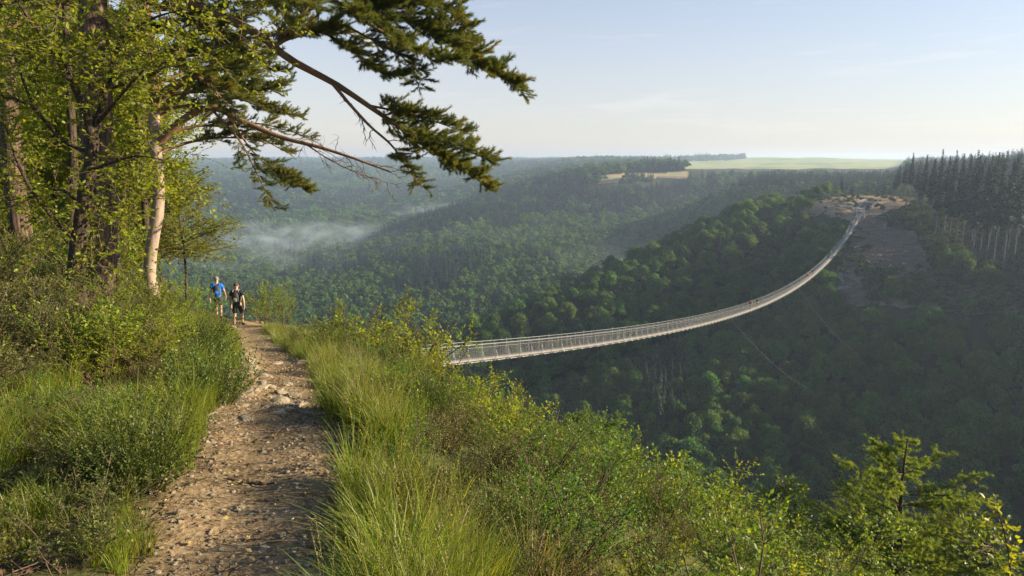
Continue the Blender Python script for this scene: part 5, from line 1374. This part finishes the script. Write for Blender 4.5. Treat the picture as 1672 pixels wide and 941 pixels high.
for px, py, Y in [(1376,287,372),(1392,297,385),(1446,295,385)]:
    put_spruce(px, py, Y, 'short bushy conifer on the skyline behind the far bridge end', 'conifers behind the far bridge end')

# ------------------------------------------------------------------ people
M['skin'] = plain_mat('skin', [(.42,.25,.18), (.50,.31,.23)], 8, .55, .35)
M['hair_grey'] = plain_mat('hair_grey', [(.16,.13,.11), (.26,.22,.19)], 30, .7)
M['hair_brown'] = plain_mat('hair_brown', [(.05,.035,.025), (.09,.06,.04)], 30, .7)
M['blue_cloth'] = plain_mat('blue_cloth', [(.02,.13,.50), (.03,.18,.62)], 9, .85, .2)
M['black_cloth'] = plain_mat('black_cloth', [(.018,.018,.02), (.032,.032,.036)], 9, .85, .2)
M['grey_cloth'] = plain_mat('grey_cloth', [(.04,.042,.05), (.065,.066,.075)], 9, .85, .2)
M['pack_dark'] = plain_mat('pack_dark', [(.022,.023,.028), (.045,.046,.05)], 12, .7, .3)
M['pack_trim'] = plain_mat('pack_trim', [(.16,.17,.14), (.24,.24,.20)], 12, .7, .3)
M['red_cloth'] = plain_mat('red_cloth', [(.40,.04,.05), (.5,.06,.06)], 9, .85, .2)
M['orange_cloth'] = plain_mat('orange_cloth', [(.62,.24,.03), (.7,.3,.05)], 9, .85, .2)
M['boots'] = plain_mat('boots', [(.03,.025,.02), (.06,.05,.04)], 12, .7, .3)
def skinned(name, verts, edges, radii, mat, parent, sub=2):
    """one continuous surface grown round a skeleton"""
    me = bpy.data.meshes.new(name); me.from_pydata([tuple(v) for v in verts], edges, []); o = bpy.data.objects.new(name, me); COL.objects.link(o)
    sm = o.modifiers.new('skin', 'SKIN'); sm.use_smooth_shade = True
    for i, r in enumerate(radii): me.skin_vertices[0].data[i].radius = r if isinstance(r, tuple) else (r, r)
    me.skin_vertices[0].data[0].use_root = True
    ss = o.modifiers.new('sub', 'SUBSURF'); ss.levels = sub; ss.render_levels = sub
    dg = bpy.context.evaluated_depsgraph_get(); m2 = bpy.data.meshes.new_from_object(o.evaluated_get(dg)); m2.name = name
    for q in m2.polygons: q.use_smooth = True
    m2.materials.clear(); m2.materials.append(mat); bpy.data.objects.remove(o); bpy.data.meshes.remove(me)
    o = bpy.data.objects.new(name, m2); COL.objects.link(o); o.parent = parent; return o
def person(x, y, z, rz, h, shirt, shorts, hair, step, swing, label, group=None, pack=None, detail=True):
    t = empty('person', (x, y, z), rz, h / 1.78); tag(t, label, 'person', group)
    s, w = step, swing                    # feet fore and aft; local +Y is ahead
    J = {'pelvis': (0,0,.94), 'waist': (0,.01,1.08), 'chest': (0,.0,1.30), 'neck': (0,.0,1.49), 'head0': (0,.02,1.58), 'head1': (0,.03,1.66), 'head2': (0,.01,1.74)}
    for k, sd in (('l', -1), ('r', 1)):
        f = s * sd
        J.update({'hip'+k: (.10*sd,0,.88), 'knee'+k: (.11*sd, .06+f*.55, .49), 'ank'+k: (.11*sd, f*1.0-.02, .09+max(0,-f)*.12), 'toe'+k: (.125*sd, f*1.0+.15, .04+max(0,-f)*.03),
                  'sh'+k: (.185*sd,-.01,1.43), 'elb'+k: (.27*sd, -.04-f*w, 1.14), 'wri'+k: (.29*sd, .03-f*w*2.0, .90), 'palm'+k: (.285*sd, .05-f*w*2.1, .82)})
    names = list(J); ix = {n: i for i, n in enumerate(names)}
    Rr = {'pelvis': (.135,.105), 'waist': (.125,.095), 'chest': (.155,.11), 'neck': .058, 'head0': .072, 'head1': (.078,.09), 'head2': (.062,.072)}
    for k in 'lr': Rr.update({'hip'+k: .092, 'knee'+k: .06, 'ank'+k: .042, 'toe'+k: .036, 'sh'+k: .062, 'elb'+k: .043, 'wri'+k: .029, 'palm'+k: (.022,.036)})
    ed = [('pelvis','waist'),('waist','chest'),('chest','neck'),('neck','head0'),('head0','head1'),('head1','head2')]
    for k in 'lr': ed += [('pelvis','hip'+k),('hip'+k,'knee'+k),('knee'+k,'ank'+k),('ank'+k,'toe'+k),('chest','sh'+k),('sh'+k,'elb'+k),('elb'+k,'wri'+k),('wri'+k,'palm'+k)]
    V = [J[n] for n in names]; Ed = [(ix[a], ix[b_]) for a, b_ in ed]; RD = [Rr[n] for n in names]
    if detail:
        for k, sd in (('l', -1), ('r', 1)):
            b_ = np.array(J['palm'+k]); a0 = ix['palm'+k]
            for q, (dy, l) in enumerate([(-.028,.062),(-.010,.075),(.010,.078),(.028,.068)]):
                i0 = len(V); V += [tuple(b_ + [-.004*sd, dy, -.03]), tuple(b_ + [-.01*sd, dy*1.1, -.03-l*.55]), tuple(b_ + [-.026*sd, dy*1.1+.004, -.03-l])]; RD += [.0095, .0088, .007]; Ed += [(a0, i0), (i0, i0+1), (i0+1, i0+2)]
            i0 = len(V); V += [tuple(b_ + [-.012*sd, .036, .02]), tuple(b_ + [-.022*sd, .055, -.02])]; RD += [.0105, .0085]; Ed += [(a0, i0), (i0, i0+1)]
    skinned('body', V, Ed, RD, M['skin'], t)
    def sub(name, chain, edges, radii, mat, parent=t): return skinned(name, chain, edges, radii, mat, parent)
    g = lambda n: np.array(J[n])
    up_ = lambda a, b_, f: tuple(g(a) * (1 - f) + g(b_) * f)
    sub('shirt', [J['waist'], J['chest'], up_('chest','neck',.75), (0,0,.90), J['shl'], up_('shl','elbl',.62), J['shr'], up_('shr','elbr',.62)], [(0,1),(1,2),(0,3),(1,4),(4,5),(1,6),(6,7)], [(.158,.13),(.175,.128),(.075,.07),(.172,.14),.08,.066,.08,.066], shirt)
    sub('shorts', [J['pelvis'], (0,0,1.04), J['hipl'], up_('hipl','kneel',.88), J['hipr'], up_('hipr','kneer',.88)], [(0,1),(0,2),(2,3),(0,4),(4,5)], [(.15,.118),(.145,.112),.115,.09,.115,.09], shorts)
    for k in 'lr': sub('boot', [up_('kneel' if k == 'l' else 'kneer', 'ank'+k, .78), J['ank'+k], J['toe'+k]], [(0,1),(1,2)], [.054,.056,.05], M['boots'])
    hb = MB()
    import bmesh
    bm = bmesh.new(); bmesh.ops.create_uvsphere(bm, u_segments=16, v_segments=10, radius=1); v = np.array([p.co[:] for p in bm.verts]); f = [[p.index for p in q.verts] for q in bm.faces]; bm.free()
    v2 = v * [.088, .105, .098] * (1 + .03 * np.sin(v[:, :1] * 9 + v[:, 2:] * 7)) + [0, .005, 1.70]; kp = [q for q in f if v[q].mean(0)[2] > -.35 and not (v[q].mean(0)[1] > .45 and v[q].mean(0)[2] < .45)]
    for q in kp: hb.add(v2[q], [list(range(len(q)))])
    hb.build('hair', hair, t, smooth=True)
    for sd in (-1, 1):
        eb = MB(); eb.add(v * [.012, .024, .034] + [sd * .088, .02, 1.655], [q for q in f if len(q) == 4]); eb.build('ear', M['skin'], t, smooth=True)
    nb_ = MB(); nb_.tube([[0,.112,1.675],[0,.128,1.645],[0,.114,1.63]], [.009,.014,.011], 6); nb_.build('nose', M['skin'], t, smooth=True)
    return t
def backpack(who, mat, trim, label):
    t = empty('backpack'); t.matrix_world = who.matrix_world.copy(); t.location = who.location; t.rotation_euler = who.rotation_euler; t.scale = who.scale; tag(t, label, 'backpack')
    skinned('pack_body', [(0,-.20,1.02),(0,-.225,1.18),(0,-.21,1.34),(0,-.17,1.46)], [(0,1),(1,2),(2,3)], [(.135,.085),(.15,.10),(.14,.09),(.07,.05)], mat, t)
    skinned('front_pocket', [(0,-.315,1.06),(0,-.325,1.16),(0,-.31,1.24)], [(0,1),(1,2)], [(.09,.03),(.10,.035),(.08,.025)], trim, t)
    for sd in (-1, 1):
        mb = MB(); mb.tube(spline([(sd*.10,-.16,1.44),(sd*.11,-.02,1.515),(sd*.115,.12,1.42),(sd*.12,.14,1.26),(sd*.15,.03,1.10),(sd*.13,-.13,1.06)], 16), .018, 5); mb.build('shoulder_strap', trim, t, smooth=True)
def hiker_spot(px, Y):
    x = (px - 836) / FPX * Y
    for _ in range(4): x = (px - 836) / FPX * (Y * CP - Hp(x, Y) * SP)
    return x, Y, Hp(x, Y)
print('feet', [project([hiker_spot(390, q)])for q in (26, 28)], ground_px(390, 531))
h1 = person(*hiker_spot(390, 27.5), .10, 1.78, M['black_cloth'], M['black_cloth'], M['hair_brown'], .20, .3, 'hiker in black shirt and black shorts walking away on the path with a dark backpack')
backpack(h1, M['pack_dark'], M['pack_trim'], 'dark backpack with pale trim on the hiker in black')
x_, y_, z_ = hiker_spot(358, 28.8)
h2 = person(x_, y_, z_, .25, 1.76, M['blue_cloth'], M['grey_cloth'], M['hair_grey'], -.24, .35, 'hiker in bright blue shirt and grey shorts walking away half behind the bushes')
backpack(h2, M['pack_dark'], M['blue_cloth'], 'dark backpack with blue straps on the hiker in the blue shirt')
rzb = math.atan2(-.6, 1)
for Yp, off, sh, rz_, lab in [(133, -.2, 'red_cloth', 0, 'small figure in red walking on the lower bridge'), (136, .25, 'black_cloth', 0, 'small dark figure walking beside the figure in red on the bridge'), (131, .2, 'grey_cloth', math.pi, 'small grey figure coming towards us on the bridge next to the figure in red'), (192, -.15, 'orange_cloth', 0, 'small figure in orange on the rising part of the bridge'), (197, .2, 'black_cloth', 0, 'small dark figure following the figure in orange on the bridge')]:
    P = deck(Yp) + BN * off + up * .03; person(P[0], P[1], P[2], rzb + rz_, 1.74, M[sh], M['black_cloth'], M['hair_brown'], .14, .25, lab, detail=False)
# ------------------------------------------------------------------ scrub and felled wood on the cleared slope
scrub = proto_collection('scrub')
for k in range(3): broadleaf_crown(260, .26, 900 + k, 1.5, .9).build('a%d' % k, M['leaf_shrub'], col=scrub)
for k in range(2):
    mb = MB(); g = np.random.default_rng(910 + k)
    for i in range(9):
        p0 = g.uniform(-1.2, 1.2, 3) * [1, 1, .12] + [0, 0, .15]; d = unit(g.normal(size=3) * [1, 1, .15]); mb.tube([p0, p0 + d * g.uniform(.6, 2.2)], [.08, .04], 5)
    mb.build('b%d' % k, M['wood_felled'] if 'wood_felled' in M else M.setdefault('wood_felled', plain_mat('felled_wood', [(.16,.12,.09), (.28,.22,.18)], 3)), col=scrub)
tt, rr_ = rng.uniform(R(22), R(37), 14000), rng.uniform(205, 400, 14000); x, y = rr_ * np.sin(tt), rr_ * np.cos(tt); z = H(x, y)
k = (cover(x, y, z) == 1) & (fbm(x / 14, y / 14, 3, 44) > -.7); px, py = project(np.stack([x, y, z], -1)); k &= ~((py < 350) & (rng.random(len(px)) < .9)); k &= rng.random(len(px)) < .6
x, y, z = x[k], y[k], z[k]; n_ = len(x); green_ = fbm(x / 22, y / 22, 2, 45) + rng.normal(0, .25, n_)
xa, ya = rr_ * np.sin(tt), rr_ * np.cos(tt); za = H(xa, ya); pxa, pya = project(np.stack([xa, ya, za], -1))
ka = (cover(xa, ya, za) == 0) & inpoly(pxa, pya, [(1440,355),(1490,335),(1700,330),(1700,460),(1600,430),(1540,470),(1500,440),(1480,380)]) & (rng.random(len(xa)) < .8)
x, y, z, green_ = np.concatenate([x, xa[ka]]), np.concatenate([y, ya[ka]]), np.concatenate([z, za[ka]]), np.concatenate([green_, np.ones(ka.sum())]); n_ = len(x)
scatter_stuff('clearing_scrub', np.stack([x, y, z - .05], -1), np.stack([rng.normal(0, .1, n_), rng.normal(0, .1, n_), rng.uniform(0, 6.28, n_)], -1), rng.uniform(.5, 1.7, n_), np.where(green_ > .22, rng.integers(0, 3, n_), rng.integers(3, 5, n_)), scrub)
# ------------------------------------------------------------------ haze
hz = MB(); hz.box((0, 0, -45), (9800, 9800, 170))
m, N, L, out = newmat('haze')
pv = N.new('ShaderNodeVolumePrincipled')
pv.inputs['Color'].default_value = (0.60, 0.76, 1.0, 1)
pv.inputs['Density'].default_value = 0.00024
pv.inputs['Anisotropy'].default_value = 0.25
L.new(pv.outputs[0], out.inputs['Volume'])
m.cycles.homogeneous_volume = True
hz_o = hz.build('haze', m); tag(hz_o, kind='stuff')
print('Z range', GZ.min(), GZ.max())
# ------------------------------------------------------------------ mist lying in the far valley
def mist(name, c, size, rz, dens):
    import bmesh
    bm = bmesh.new(); bmesh.ops.create_icosphere(bm, subdivisions=3, radius=1); v = np.array([q.co[:] for q in bm.verts]); f = [[q.index for q in t.verts] for t in bm.faces]; bm.free()
    mb = MB(); mb.add(v, f); m, N, L, out = newmat(name)
    tc = N.new('ShaderNodeTexCoord'); ln = N.new('ShaderNodeVectorMath'); ln.operation = 'LENGTH'; L.new(tc.outputs['Object'], ln.inputs[0])
    fall = N.new('ShaderNodeMapRange'); fall.inputs['From Min'].default_value = 1.0; fall.inputs['From Max'].default_value = .2; L.new(ln.outputs['Value'], fall.inputs['Value'])
    mp = N.new('ShaderNodeMapping'); mp.inputs['Scale'].default_value = (4.6, 2.6, 1.6); mp.inputs['Location'].default_value = (c[0] * .01, 0, 0); L.new(tc.outputs['Object'], mp.inputs[0])
    n = N.new('ShaderNodeTexNoise'); n.inputs['Scale'].default_value = 1.5; n.inputs['Detail'].default_value = 4; L.new(mp.outputs[0], n.inputs['Vector'])
    nm = N.new('ShaderNodeMapRange'); nm.inputs['From Min'].default_value = .46; nm.inputs['From Max'].default_value = .72; L.new(n.outputs['Fac'], nm.inputs['Value'])
    a = N.new('ShaderNodeMath'); a.operation = 'MULTIPLY'; L.new(fall.outputs[0], a.inputs[0]); L.new(nm.outputs[0], a.inputs[1])
    b = N.new('ShaderNodeMath'); b.operation = 'MULTIPLY'; b.inputs[1].default_value = dens; L.new(a.outputs[0], b.inputs[0])
    pv = N.new('ShaderNodeVolumePrincipled'); pv.inputs['Color'].default_value = (.80, .90, 1, 1); pv.inputs['Anisotropy'].default_value = .2; L.new(b.outputs[0], pv.inputs['Density']); L.new(pv.outputs[0], out.inputs['Volume'])
    o = mb.build(name, m); o.location = c; o.scale = size; o.rotation_euler = (0, 0, rz); return tag(o, kind='stuff')
mist('mist', at(470, 392, 760), (130, 90, 26), .2, .016)
mist('mist', at(720, 346, 1000), (85, 70, 16), .3, .015)
mist('mist', at(560, 385, 900), (120, 80, 20), -.2, .014)
mist('mist', at(1020, 425, 430), (60, 40, 16), .2, .005)
mist('mist', at(590, 405, 720), (230, 150, 30), -.3, .0045)
mist('mist', at(430, 440, 600), (120, 90, 30), .1, .006)
mist('mist', at(760, 395, 620), (120, 60, 22), .5, .003)
